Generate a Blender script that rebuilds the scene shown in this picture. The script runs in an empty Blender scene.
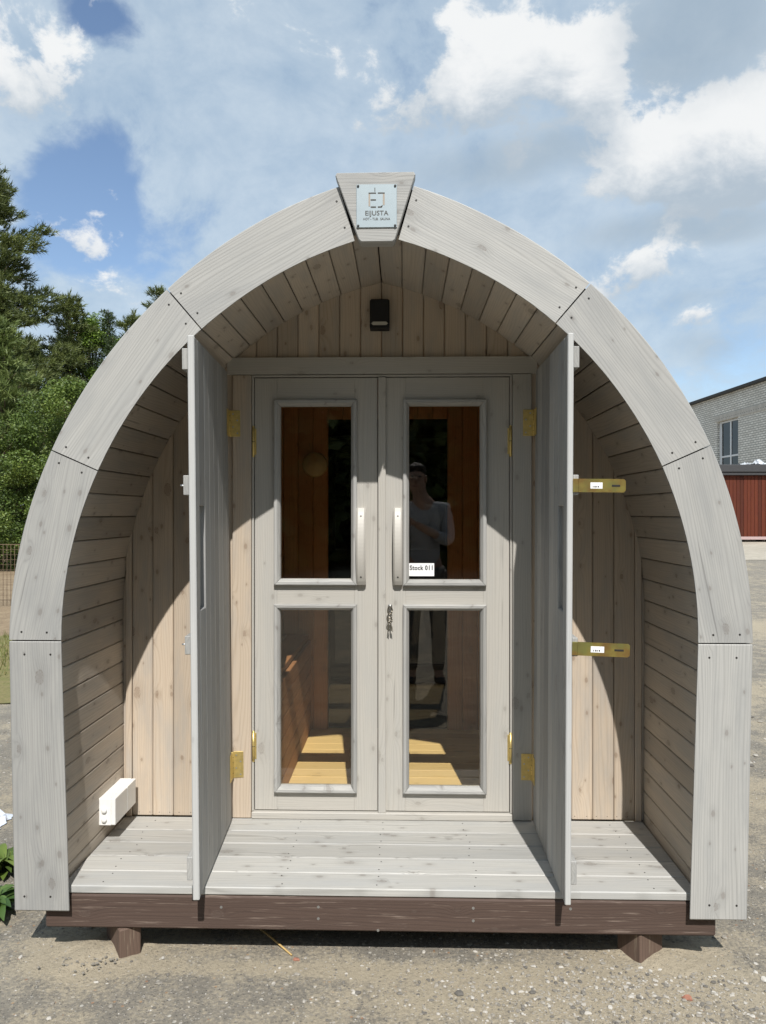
import bpy, bmesh, math, random
from mathutils import Vector, Matrix, Euler
R = math.radians
rnd = random.Random(7)
sc = bpy.context.scene
COL = sc.collection

# ------------------------------------------------------------------ camera
CAM = Vector((0.0895, -2.6, 1.5)); YAW = R(1.4704)
cam = bpy.data.cameras.new('camera'); cam.sensor_fit = 'VERTICAL'; cam.sensor_height = 24
cam.lens = 769/1024*24; cam.clip_start = 0.02; cam.clip_end = 3000
co = bpy.data.objects.new('camera', cam); COL.objects.link(co)
co.location = CAM; co.rotation_euler = (R(90), 0, YAW)
sc.camera = co
FWD = Vector((-math.sin(YAW), math.cos(YAW), 0)); RGT = Vector((math.cos(YAW), math.sin(YAW), 0))
def spot(r, d, z=0.0):
    p = CAM + RGT*r + FWD*d
    return Vector((p.x, p.y, z))

# ------------------------------------------------------------------ node helpers
class NT:
    def __init__(s, tree): s.t = tree; s.nodes = tree.nodes; s.links = tree.links
    def n(s, typ, ins=None, **props):
        nd = s.nodes.new(typ)
        for k, v in props.items(): setattr(nd, k, v)
        for k, v in (ins or {}).items(): s.set(nd.inputs[k], v)
        return nd
    def set(s, sock, v):
        if isinstance(v, bpy.types.NodeSocket): s.links.new(v, sock)
        else:
            if sock.type == 'RGBA' and not isinstance(v, (int, float)) and len(v) == 3: v = (*v, 1)
            sock.default_value = v
    def m(s, op, a, b=0.0, c=0.0, clamp=False):
        nd = s.nodes.new('ShaderNodeMath'); nd.operation = op; nd.use_clamp = clamp
        for i, v in enumerate((a, b, c)): s.set(nd.inputs[i], v)
        return nd.outputs[0]
    def v(s, op, a, b=(0, 0, 0)):
        nd = s.nodes.new('ShaderNodeVectorMath'); nd.operation = op
        s.set(nd.inputs[0], a); s.set(nd.inputs[1], b)
        return nd.outputs['Value'] if op in ('DOT_PRODUCT', 'LENGTH', 'DISTANCE') else nd.outputs[0]
    def mix(s, f, a, b, mode='MIX'):
        nd = s.nodes.new('ShaderNodeMix'); nd.data_type = 'RGBA'; nd.blend_type = mode; nd.clamp_factor = True
        s.set(nd.inputs[0], f); s.set(nd.inputs[6], a); s.set(nd.inputs[7], b)
        return nd.outputs[2]
    def ss(s, x, a, b):
        nd = s.nodes.new('ShaderNodeMapRange'); nd.interpolation_type = 'SMOOTHSTEP'
        s.set(nd.inputs[0], x); nd.inputs[1].default_value = a; nd.inputs[2].default_value = b
        return nd.outputs[0]
    def noise(s, vec, scale, detail=2.0, rough=0.5, dist=0.0):
        nd = s.nodes.new('ShaderNodeTexNoise'); s.set(nd.inputs['Vector'], vec)
        nd.inputs['Scale'].default_value = scale; nd.inputs['Detail'].default_value = detail
        nd.inputs['Roughness'].default_value = rough; nd.inputs['Distortion'].default_value = dist
        return nd.outputs[0]
    def voro(s, vec, scale, rand=1.0):
        nd = s.nodes.new('ShaderNodeTexVoronoi'); s.set(nd.inputs['Vector'], vec)
        nd.inputs['Scale'].default_value = scale; nd.inputs['Randomness'].default_value = rand
        return nd.outputs['Distance'], nd.outputs['Color']
    def comb(s, x, y, z):
        nd = s.nodes.new('ShaderNodeCombineXYZ')
        for i, q in enumerate((x, y, z)): s.set(nd.inputs[i], q)
        return nd.outputs[0]
    def sep(s, vec):
        nd = s.nodes.new('ShaderNodeSeparateXYZ'); s.set(nd.inputs[0], vec); return nd.outputs
    def attr(s, name):
        return s.n('ShaderNodeAttribute', attribute_name=name)
    def bump(s, h, strength=0.3, dist=0.002):
        return s.n('ShaderNodeBump', {'Height': h, 'Strength': strength, 'Distance': dist}).outputs[0]

def new_mat(name):
    m = bpy.data.materials.new(name); m.use_nodes = True
    t = NT(m.node_tree); t.bsdf = m.node_tree.nodes['Principled BSDF']; t.out = m.node_tree.nodes['Material Output']
    return m, t
def plain(name, col, rough=0.5, metal=0.0, var=0.12, scale=30.0, bump=0.0):
    m, t = new_mat(name)
    pos = t.n('ShaderNodeTexCoord').outputs['Object']
    nz = t.noise(pos, scale, 4, 0.6)
    c = t.mix(t.m('MULTIPLY', nz, 1.0), [x*(1-var) for x in col], [min(1, x*(1+var)) for x in col])
    t.set(t.bsdf.inputs['Base Color'], c)
    t.set(t.bsdf.inputs['Roughness'], t.m('MULTIPLY_ADD', nz, 0.2, rough-0.1)); t.bsdf.inputs['Metallic'].default_value = metal
    if bump: t.set(t.bsdf.inputs['Normal'], t.bump(nz, bump, 0.004))
    return m

def wood(name, light, dark, rough=0.62, ring=0.5, streak=0.35, blotch=0.3, knots=0.55, knotcol=(0.16, 0.13, 0.11), greycol=None, spread=0.16, wear=None, kthr=0.62):
    m, t = new_mat(name)
    u, v, w = t.sep(t.attr('bc').outputs['Vector'])
    tint = t.attr('tint').outputs['Fac']
    kn = t.n('ShaderNodeTexVoronoi', {'Vector': t.comb(t.m('MULTIPLY', u, 4.6), t.m('MULTIPLY', v, 8.5), 0.0), 'Scale': 1.0}, voronoi_dimensions='2D'); kd, kc = kn.outputs['Distance'], kn.outputs['Color']
    kd = t.m('ADD', kd, t.m('MULTIPLY', t.m('SUBTRACT', t.noise(t.comb(t.m('MULTIPLY', u, 60), t.m('MULTIPLY', v, 90), 0.0), 1.0, 2), 0.5), 0.06))
    kr = t.sep(kc)[0]
    gate = t.m('GREATER_THAN', kr, kthr)
    broad = t.noise(t.comb(t.m('MULTIPLY', u, 0.7), t.m('MULTIPLY', v, 8), t.m('MULTIPLY', w, 8)), 1.0, 2)
    fine = t.noise(t.comb(t.m('MULTIPLY', u, 3.0), t.m('MULTIPLY', v, 230), t.m('MULTIPLY', w, 230)), 1.0, 3, 0.6)
    near = t.m('MULTIPLY', t.m('POWER', 2.718, t.m('MULTIPLY', kd, -9.0)), gate)
    ph = t.m('ADD', t.m('MULTIPLY', v, 620.0), t.m('ADD', t.m('MULTIPLY', broad, 75.0), t.m('MULTIPLY', near, 22.0)))
    rg = t.m('MULTIPLY_ADD', t.m('SINE', ph), 0.5, 0.5)
    rg = t.m('MULTIPLY', t.m('POWER', rg, 3.2), t.m('MULTIPLY_ADD', fine, 0.9, 0.5))
    fac = t.m('ADD', t.m('MULTIPLY', rg, ring), t.m('MULTIPLY', t.m('SUBTRACT', fine, 0.35), streak*2), clamp=True)
    c = t.mix(fac, light, dark)
    g = t.noise(t.comb(t.m('MULTIPLY', u, 2.6), t.m('MULTIPLY', v, 13), t.m('MULTIPLY', w, 13)), 1.0, 5, 0.65)
    gc = greycol or [x*0.72 for x in light]
    c = t.mix(t.m('MULTIPLY', t.ss(g, 0.38, 0.72), blotch), c, gc)
    # knots: dark rim, brown heart
    ksz = t.m('MULTIPLY_ADD', t.m('POWER', t.sep(kc)[1], 2.0), 0.62, 0.26); kd = t.m('DIVIDE', kd, ksz)
    kn2 = t.noise(t.comb(t.m('MULTIPLY', u, 130), t.m('MULTIPLY', v, 260), 0.0), 1.0, 3, 0.7)
    core = t.m('MULTIPLY', t.m('MULTIPLY', t.ss(kd, 0.17, 0.06), gate), t.m('MULTIPLY_ADD', kn2, 1.1, 0.25), clamp=True)
    rim = t.m('MULTIPLY', t.m('MULTIPLY', t.ss(kd, 0.165, 0.13), t.ss(kd, 0.09, 0.13)), t.m('MULTIPLY', gate, t.ss(kn2, 0.42, 0.6)))
    halo = t.m('MULTIPLY', t.ss(kd, 0.55, 0.1), gate)
    c = t.mix(t.m('MULTIPLY', halo, 0.30*knots), c, [x*0.7 for x in dark])
    c = t.mix(t.m('MULTIPLY', core, 0.75*knots), c, [x*0.6+y*0.4 for x, y in zip(knotcol, dark)])
    c = t.mix(t.m('MULTIPLY', rim, 0.8*knots), c, knotcol)
    pn = t.n('ShaderNodeTexVoronoi', {'Vector': t.comb(t.m('MULTIPLY', u, 7.3), t.m('MULTIPLY', v, 13.0), 0.0), 'Scale': 1.0}, voronoi_dimensions='2D'); pd = pn.outputs['Distance']; pr = t.sep(pn.outputs['Color'])
    pd = t.m('DIVIDE', t.m('ADD', pd, t.m('MULTIPLY', t.m('SUBTRACT', kn2, 0.5), 0.07)), t.m('MULTIPLY_ADD', pr[2], 0.9, 0.4))
    pg = t.m('GREATER_THAN', pr[0], kthr-0.02)
    c = t.mix(t.m('MULTIPLY', t.m('MULTIPLY', t.ss(pd, 0.26, 0.05), pg), 0.28*knots), c, [x*0.7 for x in dark])
    c = t.mix(t.m('MULTIPLY', t.m('MULTIPLY', t.ss(pd, 0.095, 0.045), pg), 0.62*knots), c, [x*0.75+y*0.25 for x, y in zip(knotcol, dark)])
    if wear:
        wn = t.noise(t.comb(t.m('MULTIPLY', u, 5), t.m('MULTIPLY', v, 110), t.m('MULTIPLY', w, 110)), 1.0, 4, 0.7)
        c = t.mix(t.ss(wn, 0.56, 0.72), c, wear)
    ck = t.noise(t.comb(t.m('MULTIPLY', u, 1.6), t.m('MULTIPLY', v, 75), t.m('MULTIPLY', w, 20)), 1.0, 2, 0.5)
    c = t.mix(t.m('MULTIPLY', t.ss(ck, 0.715, 0.75), 0.45), c, [x*0.45 for x in dark])
    # board to board variation
    k = t.m('MULTIPLY_ADD', t.m('SUBTRACT', tint, 0.5), spread*2, 1.0)
    c = t.mix(1.0, c, t.comb(k, k, k), 'MULTIPLY')
    t.set(t.bsdf.inputs['Base Color'], c)
    t.set(t.bsdf.inputs['Roughness'], t.m('MULTIPLY_ADD', fine, 0.25, rough-0.12))
    t.bsdf.inputs['Specular IOR Level'].default_value = 0.35
    h = t.m('SUBTRACT', t.m('ADD', t.m('MULTIPLY', fine, 0.7), t.m('MULTIPLY', rg, -0.4)), t.m('MULTIPLY', core, 0.8))
    t.set(t.bsdf.inputs['Normal'], t.bump(h, 0.35, 0.0012))
    return m

# ------------------------------------------------------------------ mesh builder
class MB:
    def __init__(s): s.vs = []; s.fs = []; s.mi = []; s.bc = []; s.ti = []; s.sm = []
    def add(s, vs, fs, bc=None, mi=0, tint=None, smooth=False):
        b = len(s.vs); off = Vector((rnd.uniform(0, 40), rnd.uniform(0, 40), rnd.uniform(0, 40)))
        tint = rnd.random() if tint is None else tint
        for i, p in enumerate(vs):
            s.vs.append(tuple(p)); q = Vector(bc[i]) if bc else Vector(p)
            s.bc.append(tuple(q+off)); s.ti.append(tint)
        for f in fs: s.fs.append([b+i for i in f]); s.mi.append(mi); s.sm.append(smooth)
    def box(s, x0, x1, y0, y1, z0, z1, grain='x', ch=0.003, mi=0, tint=None, xf=None):
        c = Vector(((x0+x1)/2, (y0+y1)/2, (z0+z1)/2)); h = ((x1-x0)/2, (y1-y0)/2, (z1-z0)/2)
        ch = min(ch, min(h)*0.9)
        vs = []; idx = {}
        for sx in (-1, 1):
            for sy in (-1, 1):
                for sz in (-1, 1):
                    for a in range(3):
                        p = [sx*h[0], sy*h[1], sz*h[2]]; sg = (sx, sy, sz)
                        for b in range(3):
                            if b != a: p[b] -= sg[b]*ch
                        idx[(sx, sy, sz, a)] = len(vs); vs.append(c+Vector(p))
        fs = []
        def face(ids, nrm):
            P = [vs[i] for i in ids]; cr = (P[1]-P[0]).cross(P[2]-P[0])
            fs.append(ids if cr.dot(nrm) > 0 else ids[::-1])
        def key(a, sa, b, sb, c_, sc_, k):
            sg = [0, 0, 0]; sg[a] = sa; sg[b] = sb; sg[c_] = sc_
            return idx[(sg[0], sg[1], sg[2], k)]
        for a in range(3):
            b, d = (a+1) % 3, (a+2) % 3
            for sa in (-1, 1):
                n = Vector((0, 0, 0)); n[a] = sa
                face([key(a, sa, b, i, d, j, a) for i, j in ((-1, -1), (1, -1), (1, 1), (-1, 1))], n)
            for i in (-1, 1):
                for j in (-1, 1):
                    n = Vector((0, 0, 0)); n[b] = i; n[d] = j
                    face([key(a, -1, b, i, d, j, b), key(a, 1, b, i, d, j, b), key(a, 1, b, i, d, j, d), key(a, -1, b, i, d, j, d)], n)
        for sx in (-1, 1):
            for sy in (-1, 1):
                for sz in (-1, 1): face([idx[(sx, sy, sz, k)] for k in range(3)], Vector((sx, sy, sz)))
        o = {'x': (0, 1, 2), 'y': (1, 0, 2), 'z': (2, 0, 1), 'xz': (0, 2, 1), 'zy': (2, 1, 0)}[grain]
        bc = [(p[o[0]], p[o[1]], p[o[2]]) for p in vs]
        if xf: vs = [xf @ p for p in vs]
        s.add(vs, fs, bc, mi, tint)
    def loft(s, rings, bcs=None, mi=0, tint=None, caps=True, smooth=False, closed=False):
        n = len(rings[0]); vs = [Vector(p) for r in rings for p in r]; fs = []
        m = len(rings)
        for i in range(m if closed else m-1):
            i2 = (i+1) % m
            for k in range(n):
                k2 = (k+1) % n
                fs.append([i*n+k, i*n+k2, i2*n+k2, i2*n+k])
        if caps and not closed: fs.append(list(range(n))[::-1]); fs.append([(m-1)*n+k for k in range(n)])
        bc = [b for r in bcs for b in r] if bcs else None
        # orientation: signed volume
        vol = 0
        for f in fs:
            for j in range(1, len(f)-1): vol += vs[f[0]].dot(vs[f[j]].cross(vs[f[j+1]]))
        if vol < 0: fs = [f[::-1] for f in fs]
        s.add(vs, fs, bc, mi, tint, smooth)
    def tube(s, pts, r0, r1=None, n=8, mi=0, smooth=True, tint=None):
        r1 = r0 if r1 is None else r1; pts = [Vector(p) for p in pts]; rings = []; bcs = []; L = 0
        for i, p in enumerate(pts):
            d = (pts[min(i+1, len(pts)-1)]-pts[max(i-1, 0)]).normalized()
            a = d.orthogonal().normalized() if i == 0 else (a - d*a.dot(d)).normalized()
            b = d.cross(a); r = r0+(r1-r0)*i/max(1, len(pts)-1)
            if i: L += (p-pts[i-1]).length
            rings.append([p+(a*math.cos(2*math.pi*k/n)+b*math.sin(2*math.pi*k/n))*r for k in range(n)])
            bcs.append([(L, r*2*math.pi*k/n, 0) for k in range(n)])
        s.loft(rings, bcs, mi, tint, True, smooth)
    def ball(s, c, rx, ry=None, rz=None, n=10, mi=0, xf=None):
        ry = rx if ry is None else ry; rz = rx if rz is None else rz; rings = []
        for i in range(1, n):
            a = math.pi*i/n
            rings.append([Vector((c[0]+rx*math.sin(a)*math.cos(2*math.pi*k/n), c[1]+ry*math.sin(a)*math.sin(2*math.pi*k/n), c[2]+rz*math.cos(a))) for k in range(n)])
        if xf: rings = [[xf @ p for p in r] for r in rings]
        s.loft(rings, None, mi, None, True, True)
    def screw(s, p, nrm, r=0.0045, mi=1):
        nrm = Vector(nrm).normalized(); p = Vector(p)
        s.tube([p-nrm*0.002, p+nrm*0.0007], r, r*0.8, 8, mi, False)
    def build(s, name, mats, parent=None, loc=(0, 0, 0), rot=None):
        me = bpy.data.meshes.new(name); me.from_pydata(s.vs, [], s.fs)
        a = me.attributes.new('bc', 'FLOAT_VECTOR', 'POINT'); a.data.foreach_set('vector', [x for v in s.bc for x in v])
        a = me.attributes.new('tint', 'FLOAT', 'POINT'); a.data.foreach_set('value', s.ti)
        for m in (mats if isinstance(mats, (list, tuple)) else [mats]): me.materials.append(m)
        me.polygons.foreach_set('material_index', s.mi); me.polygons.foreach_set('use_smooth', s.sm)
        me.update()
        o = bpy.data.objects.new(name, me); COL.objects.link(o); o.location = loc
        if rot: o.rotation_euler = rot
        if parent: o.parent = parent
        return o

def tag(o, label=None, cat=None, group=None, kind=None):
    for k, v in (('label', label), ('category', cat), ('group', group), ('kind', kind)):
        if v: o[k] = v
    return o
def empty(name, loc=(0, 0, 0), rz=0):
    o = bpy.data.objects.new(name, None); COL.objects.link(o); o.location = loc; o.rotation_euler = (0, 0, rz); o.empty_display_size = 0.2
    return o
def text_mesh(mb, txt, size, origin, ux, uz, mi, bold=0.0, align='CENTER', squeeze=1.0, spc=1.0):
    """flat lettering laid on a plane: origin, in-plane axes ux (right) and uz (up)"""
    cu = bpy.data.curves.new('t', 'FONT'); cu.body = txt; cu.size = size; cu.align_x = align; cu.offset = bold; cu.extrude = 0.0; cu.resolution_u = 3; cu.space_character = spc
    ob = bpy.data.objects.new('t', cu); COL.objects.link(ob)
    dg = bpy.context.evaluated_depsgraph_get(); me = bpy.data.meshes.new_from_object(ob.evaluated_get(dg))
    ux = Vector(ux); uz = Vector(uz); origin = Vector(origin)
    vs = [origin+ux*v.co.x*squeeze+uz*v.co.y for v in me.vertices]
    fs = [list(p.vertices) for p in me.polygons]
    n = ux.cross(uz)
    fl = []
    for f in fs:
        q = (vs[f[1]]-vs[f[0]]).cross(vs[f[2]]-vs[f[0]]); fl.append(f if q.dot(n) >= 0 else f[::-1])
    mb.add(vs, fl, None, mi)
    bpy.data.objects.remove(ob); bpy.data.curves.remove(cu); bpy.data.meshes.remove(me)

# ------------------------------------------------------------------ materials
M = {}
M['ring'] = wood('grey_stained_spruce', (0.425, 0.418, 0.395), (0.285, 0.28, 0.267), ring=0.45, streak=0.5, blotch=0.6, greycol=(0.295, 0.297, 0.292), spread=0.13, knots=0.75, kthr=0.62)
M['deck'] = wood('whitewashed_deck_boards', (0.465, 0.455, 0.425), (0.27, 0.262, 0.24), ring=0.55, streak=0.55, blotch=0.6, greycol=(0.36, 0.365, 0.36), spread=0.13, knots=0.8, kthr=0.60)
M['door'] = wood('pale_stained_door_wood', (0.475, 0.452, 0.408), (0.36, 0.338, 0.30), ring=0.35, streak=0.3, blotch=0.4, greycol=(0.38, 0.38, 0.365), spread=0.05, knots=0.55, kthr=0.72)
M['shutter'] = wood('grey_stained_shutter_boards', (0.405, 0.395, 0.37), (0.215, 0.21, 0.198), ring=0.4, streak=0.65, blotch=0.6, greycol=(0.25, 0.26, 0.27), spread=0.22, knots=0.4, kthr=0.78)
M['edge'] = wood('pale_planed_edge', (0.52, 0.52, 0.505), (0.41, 0.41, 0.40), ring=0.3, blotch=0.3, spread=0.04, knots=0.3, kthr=0.8)
M['cladding'] = wood('beige_stained_cladding', (0.57, 0.475, 0.37), (0.43, 0.335, 0.245), ring=0.45, streak=0.35, blotch=0.6, greycol=(0.38, 0.36, 0.33), spread=0.12, knots=0.85, knotcol=(0.17, 0.105, 0.07), kthr=0.52)
M['lining'] = wood('brown_grey_stave_boards', (0.52, 0.455, 0.375), (0.38, 0.325, 0.265), ring=0.4, streak=0.4, blotch=0.6, greycol=(0.36, 0.345, 0.32), spread=0.16, knots=0.8, knotcol=(0.11, 0.08, 0.06), kthr=0.56)
M['beam'] = wood('dark_brown_stained_beam', (0.085, 0.056, 0.044), (0.05, 0.033, 0.027), ring=0.4, streak=0.5, blotch=0.3, knots=0.3, rough=0.75, wear=(0.19, 0.145, 0.118))
M['block'] = wood('dusty_brown_block', (0.15, 0.10, 0.075), (0.09, 0.062, 0.048), ring=0.4, streak=0.5, blotch=0.3, knots=0.2, rough=0.85, wear=(0.30, 0.245, 0.175), spread=.05)
M['inside'] = wood('orange_brown_interior_panelling', (0.47, 0.25, 0.13), (0.32, 0.16, 0.08), ring=0.4, blotch=0.3, greycol=(0.29, 0.15, 0.07), knots=0.6)
M['insidefloor'] = wood('yellow_pine_floor', (0.80, 0.64, 0.33), (0.68, 0.50, 0.22), ring=0.35, blotch=0.2, greycol=(0.68, 0.52, 0.26), knots=0.5)
M['red'] = wood('red_stained_boards', (0.125, 0.026, 0.008), (0.046, 0.010, 0.004), ring=0.4, streak=0.8, blotch=0.6, greycol=(0.08, 0.013, 0.008), spread=0.3, knots=0.2)
M['bark'] = plain('tree_bark', (0.12, 0.085, 0.06), 0.9, var=0.5, scale=6, bump=0.8)
M['screw'] = plain('dark_screw_head', (0.05, 0.048, 0.045), 0.5, 0.6)
M['dark'] = plain('dark_gap', (0.02, 0.018, 0.016), 0.9)
M['black'] = plain('black_plastic', (0.006, 0.006, 0.007), 0.6)
M['roof'] = plain('bitumen_roof', (0.05, 0.05, 0.05), 0.9, var=0.4, scale=60, bump=0.5)
M['white'] = plain('white_paint', (0.80, 0.80, 0.78), 0.45, var=0.04, scale=14)
M['bolt'] = plain('galvanised_bolt', (0.55, 0.56, 0.57), 0.35, 0.9)
M['brass'] = plain('brass_plated_steel', (0.72, 0.56, 0.22), 0.42, 0.8, var=0.3, scale=60)
M['steel'] = plain('brushed_steel', (0.62, 0.62, 0.61), 0.34, 0.95, var=0.1, scale=90)
M['keym'] = plain('worn_nickel', (0.30, 0.27, 0.22), 0.3, 0.95, var=0.5, scale=120)
M['paper'] = plain('white_paper', (0.86, 0.86, 0.85), 0.8, var=0.02)
M['ink'] = plain('black_ink', (0.015, 0.015, 0.015), 0.8)
M['handle'] = plain('pale_satin_handle', (0.50, 0.475, 0.43), 0.45, 0.0, var=0.05, scale=18)
M['alu'] = plain('brushed_aluminium_plate', (0.33, 0.385, 0.41), 0.5, 0.35, var=0.06, scale=40)
M['engrave'] = plain('cut_out_shadow', (0.10, 0.095, 0.085), 0.9)
M['engravepale'] = plain('cut_out_wood', (0.40, 0.34, 0.28), 0.9)
# zinc-yellow hasp with rainbow passivation
m, t = new_mat('yellow_zinc_plate'); p = t.n('ShaderNodeTexCoord').outputs['Object']
nz = t.noise(p, 22, 3); c = t.mix(t.ss(nz, 0.35, 0.65), (0.50, 0.41, 0.12), (0.40, 0.25, 0.09)); c = t.mix(t.m('MULTIPLY', t.ss(t.noise(p, 14, 2), 0.48, 0.66), .6), c, (0.32, 0.36, 0.13))
t.set(t.bsdf.inputs['Base Color'], c); t.bsdf.inputs['Metallic'].default_value = 0.85; t.bsdf.inputs['Roughness'].default_value = 0.38; M['zinc'] = m
# bronze-tinted glass: fresnel mix so sunlight passes
def glass(name, tint, ior):
    m, t = new_mat(name); t.nodes.remove(t.bsdf)
    fr = t.n('ShaderNodeFresnel', {'IOR': t.m('POWER', ior, t.m('MULTIPLY_ADD', t.n('ShaderNodeNewGeometry').outputs['Backfacing'], -2.0, 1.0))}).outputs[0]
    nz = t.noise(t.n('ShaderNodeTexCoord').outputs['Object'], 2.2, 1)
    gl = t.n('ShaderNodeBsdfGlossy', {'Roughness': 0.0, 'Color': (0.95, 0.95, 0.95), 'Normal': t.bump(nz, 0.03, 0.01)}).outputs[0]
    tr = t.n('ShaderNodeBsdfTransparent', {'Color': tint}).outputs[0]
    mx = t.n('ShaderNodeMixShader', {0: fr, 1: tr, 2: gl}).outputs[0]
    t.set(t.out.inputs['Surface'], mx); return m
M['glass'] = glass('tinted_door_glass', (0.96, 0.935, 0.88), 1.58)
M['smoked'] = glass('smoked_glass', (0.10, 0.08, 0.06), 1.5)
M['winglass'] = glass('window_glass', (0.25, 0.28, 0.27), 1.5)

def leaf_mat(name, a, b, c2):
    m, t = new_mat(name)
    tint = t.attr('tint').outputs['Fac']
    col = t.mix(t.ss(tint, 0.0, 0.6), a, b); col = t.mix(t.ss(tint, 0.6, 1.0), col, c2)
    t.set(t.bsdf.inputs['Base Color'], col); t.bsdf.inputs['Roughness'].default_value = 0.55
    tl = t.n('ShaderNodeBsdfTranslucent', {'Color': col}).outputs[0]
    mx = t.n('ShaderNodeMixShader', {0: 0.2, 1: t.bsdf.outputs[0], 2: tl}).outputs[0]
    t.set(t.out.inputs['Surface'], mx); return m
M['pine'] = leaf_mat('pine_needles', (0.052, 0.074, 0.02), (0.135, 0.165, 0.042), (0.26, 0.28, 0.085))
M['youngpine'] = leaf_mat('young_pine_needles', (0.09, 0.13, 0.035), (0.19, 0.245, 0.07), (0.31, 0.34, 0.14))
M['spruce'] = leaf_mat('spruce_needles', (0.030, 0.052, 0.018), (0.058, 0.088, 0.028), (0.11, 0.14, 0.045))
M['birch'] = leaf_mat('birch_leaves', (0.075, 0.13, 0.016), (0.165, 0.26, 0.03), (0.27, 0.37, 0.05))
M['bush'] = leaf_mat('bush_leaves', (0.05, 0.085, 0.016), (0.12, 0.18, 0.03), (0.23, 0.29, 0.06))
M['grass'] = leaf_mat('grass_blades', (0.10, 0.13, 0.03), (0.19, 0.20, 0.06), (0.33, 0.28, 0.12))
M['herb'] = leaf_mat('herb_leaves', (0.04, 0.09, 0.02), (0.08, 0.15, 0.03), (0.14, 0.22, 0.06))

# ------------------------------------------------------------------ the sauna profile
CO = (0.373, 1.049, 1.633); CI = (0.328, 1.072, 1.4046); CL = (0.315, 1.09, 1.413)
def settle(z):                                 # the front ring leans a few millimetres, as built
    k = [(1.06, 0), (1.68, 1), (2.2, 1), (2.5, 0)]
    if z <= k[0][0] or z >= k[-1][0]: return 0
    for (a, p), (b, q) in zip(k, k[1:]):
        if z <= b: return p+(q-p)*(z-a)/(b-a)
def on(c, ang, side):
    z = c[1]+c[2]*math.sin(ang); k = settle(z)
    return Vector((side*(-c[0]+c[2]*math.cos(ang))+0.004*k, 0, z+side*0.0062*k))
def ang_of(c, x, z): return math.atan2(z-c[1], x+c[0])
def lin_z(x):                                  # height of the lining above |x|
    return CL[1]+math.sqrt(max(0, CL[2]**2-(abs(x)+CL[0])**2))
def lin_x(z): return 1.096 if z < 1.07 else -CL[0]+math.sqrt(CL[2]**2-(z-CL[1])**2)
P = 0.622                                      # casing front
WALL = 0.642                                   # cladding front
FLOOR = 0.209

sauna = empty('garden_sauna')
tag(sauna, 'grey wooden igloo-shaped garden sauna with pointed arch front and glazed double doors', 'sauna')

# arch boards
joints = [(1.26, 1.06, 1.077, 1.06), (1.121, 1.72, 0.958, 1.648), (0.717, 2.265, 0.599, 2.128), (0.1250, 2.6040, 0.0740, 2.4250)]
TH = 0.027
def octo(s_in, s_out, width, y0, y1, ch=0.004):
    k = ch/width
    e = 0.0115/width                           # inner edge planed at a slant
    return [(s_in+k*.5, y0), (s_out-k, y0), (s_out, y0+ch), (s_out, y1-ch), (s_out-k, y1), (s_in+k+e, y1), (s_in+e, y1-ch), (s_in+e*.12, y0+ch)]
for side in (-1, 1):
    b = MB()                                   # straight post
    zt, zb = 1.0575, 0.134
    sec = octo(0, 1, 0.185, 0, TH)
    rings = []; bcs = []
    for z, xi, xo in ((zb, 1.049, 1.2405), (zb+0.004, 1.049, 1.2405), (zt-0.003, 1.0768, 1.2597), (zt, 1.0768, 1.2597)):
        ins = 0.003 if z in (zb, zt) else 0
        rings.append([Vector((side*(xi+(xo-xi)*min(1-ins/.18, max(ins/.18, s))), min(TH-ins, max(ins, y)), z)) for s, y in sec]); bcs.append([(z, s*0.185, y) for s, y in sec])
    b.loft(rings, bcs)
    for z in (zt-0.045, zb+0.05):
        for x in (1.115, 1.205): b.screw((side*x, 0, z), (0, -1, 0))
    b.build('post_board', [M['ring'], M['screw']], sauna)
    for j in range(3):
        b = MB(); o0, o1 = joints[j], joints[j+1]
        ao0, ao1 = ang_of(CO, o0[0], o0[1]), ang_of(CO, o1[0], o1[1]); ai0, ai1 = ang_of(CI, o0[2], o0[3]), ang_of(CI, o1[2], o1[3])
        e = 0.0022/1.5; N = 22; rings = []; bcs = []
        q0 = on(CO, ao0, side)*.5+on(CI, ai0, side)*.5; q1 = on(CO, ao1, side)*.5+on(CI, ai1, side)*.5
        du = (q1-q0).normalized(); dv = Vector((-du.z, 0, du.x))
        for i in range(N+1):
            f = i/N; ao = ao0+e+(ao1-ao0-2*e)*f; ai = ai0+e+(ai1-ai0-2*e)*f
            po, pi = on(CO, ao, side), on(CI, ai, side); w = (po-pi).length
            ring = []; bc = []
            for s, y in octo(0, 1, w, 0, TH):
                p = pi.lerp(po, s); p.y = y; ring.append(p); bc.append(((p-q0).dot(du), (p-q0).dot(dv), y))
            rings.append(ring); bcs.append(bc)
        b.loft(rings, bcs)
        for f in (0.045, 0.955) if j < 2 else (0.04, 0.965):
            for s in (0.28, 0.76):
                p = on(CI, ai0+(ai1-ai0)*f, side).lerp(on(CO, ao0+(ao1-ao0)*f, side), s); b.screw((p.x, 0, p.z), (0, -1, 0))
        b.build('arch_board', [M['ring'], M['screw']], sauna)

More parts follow.
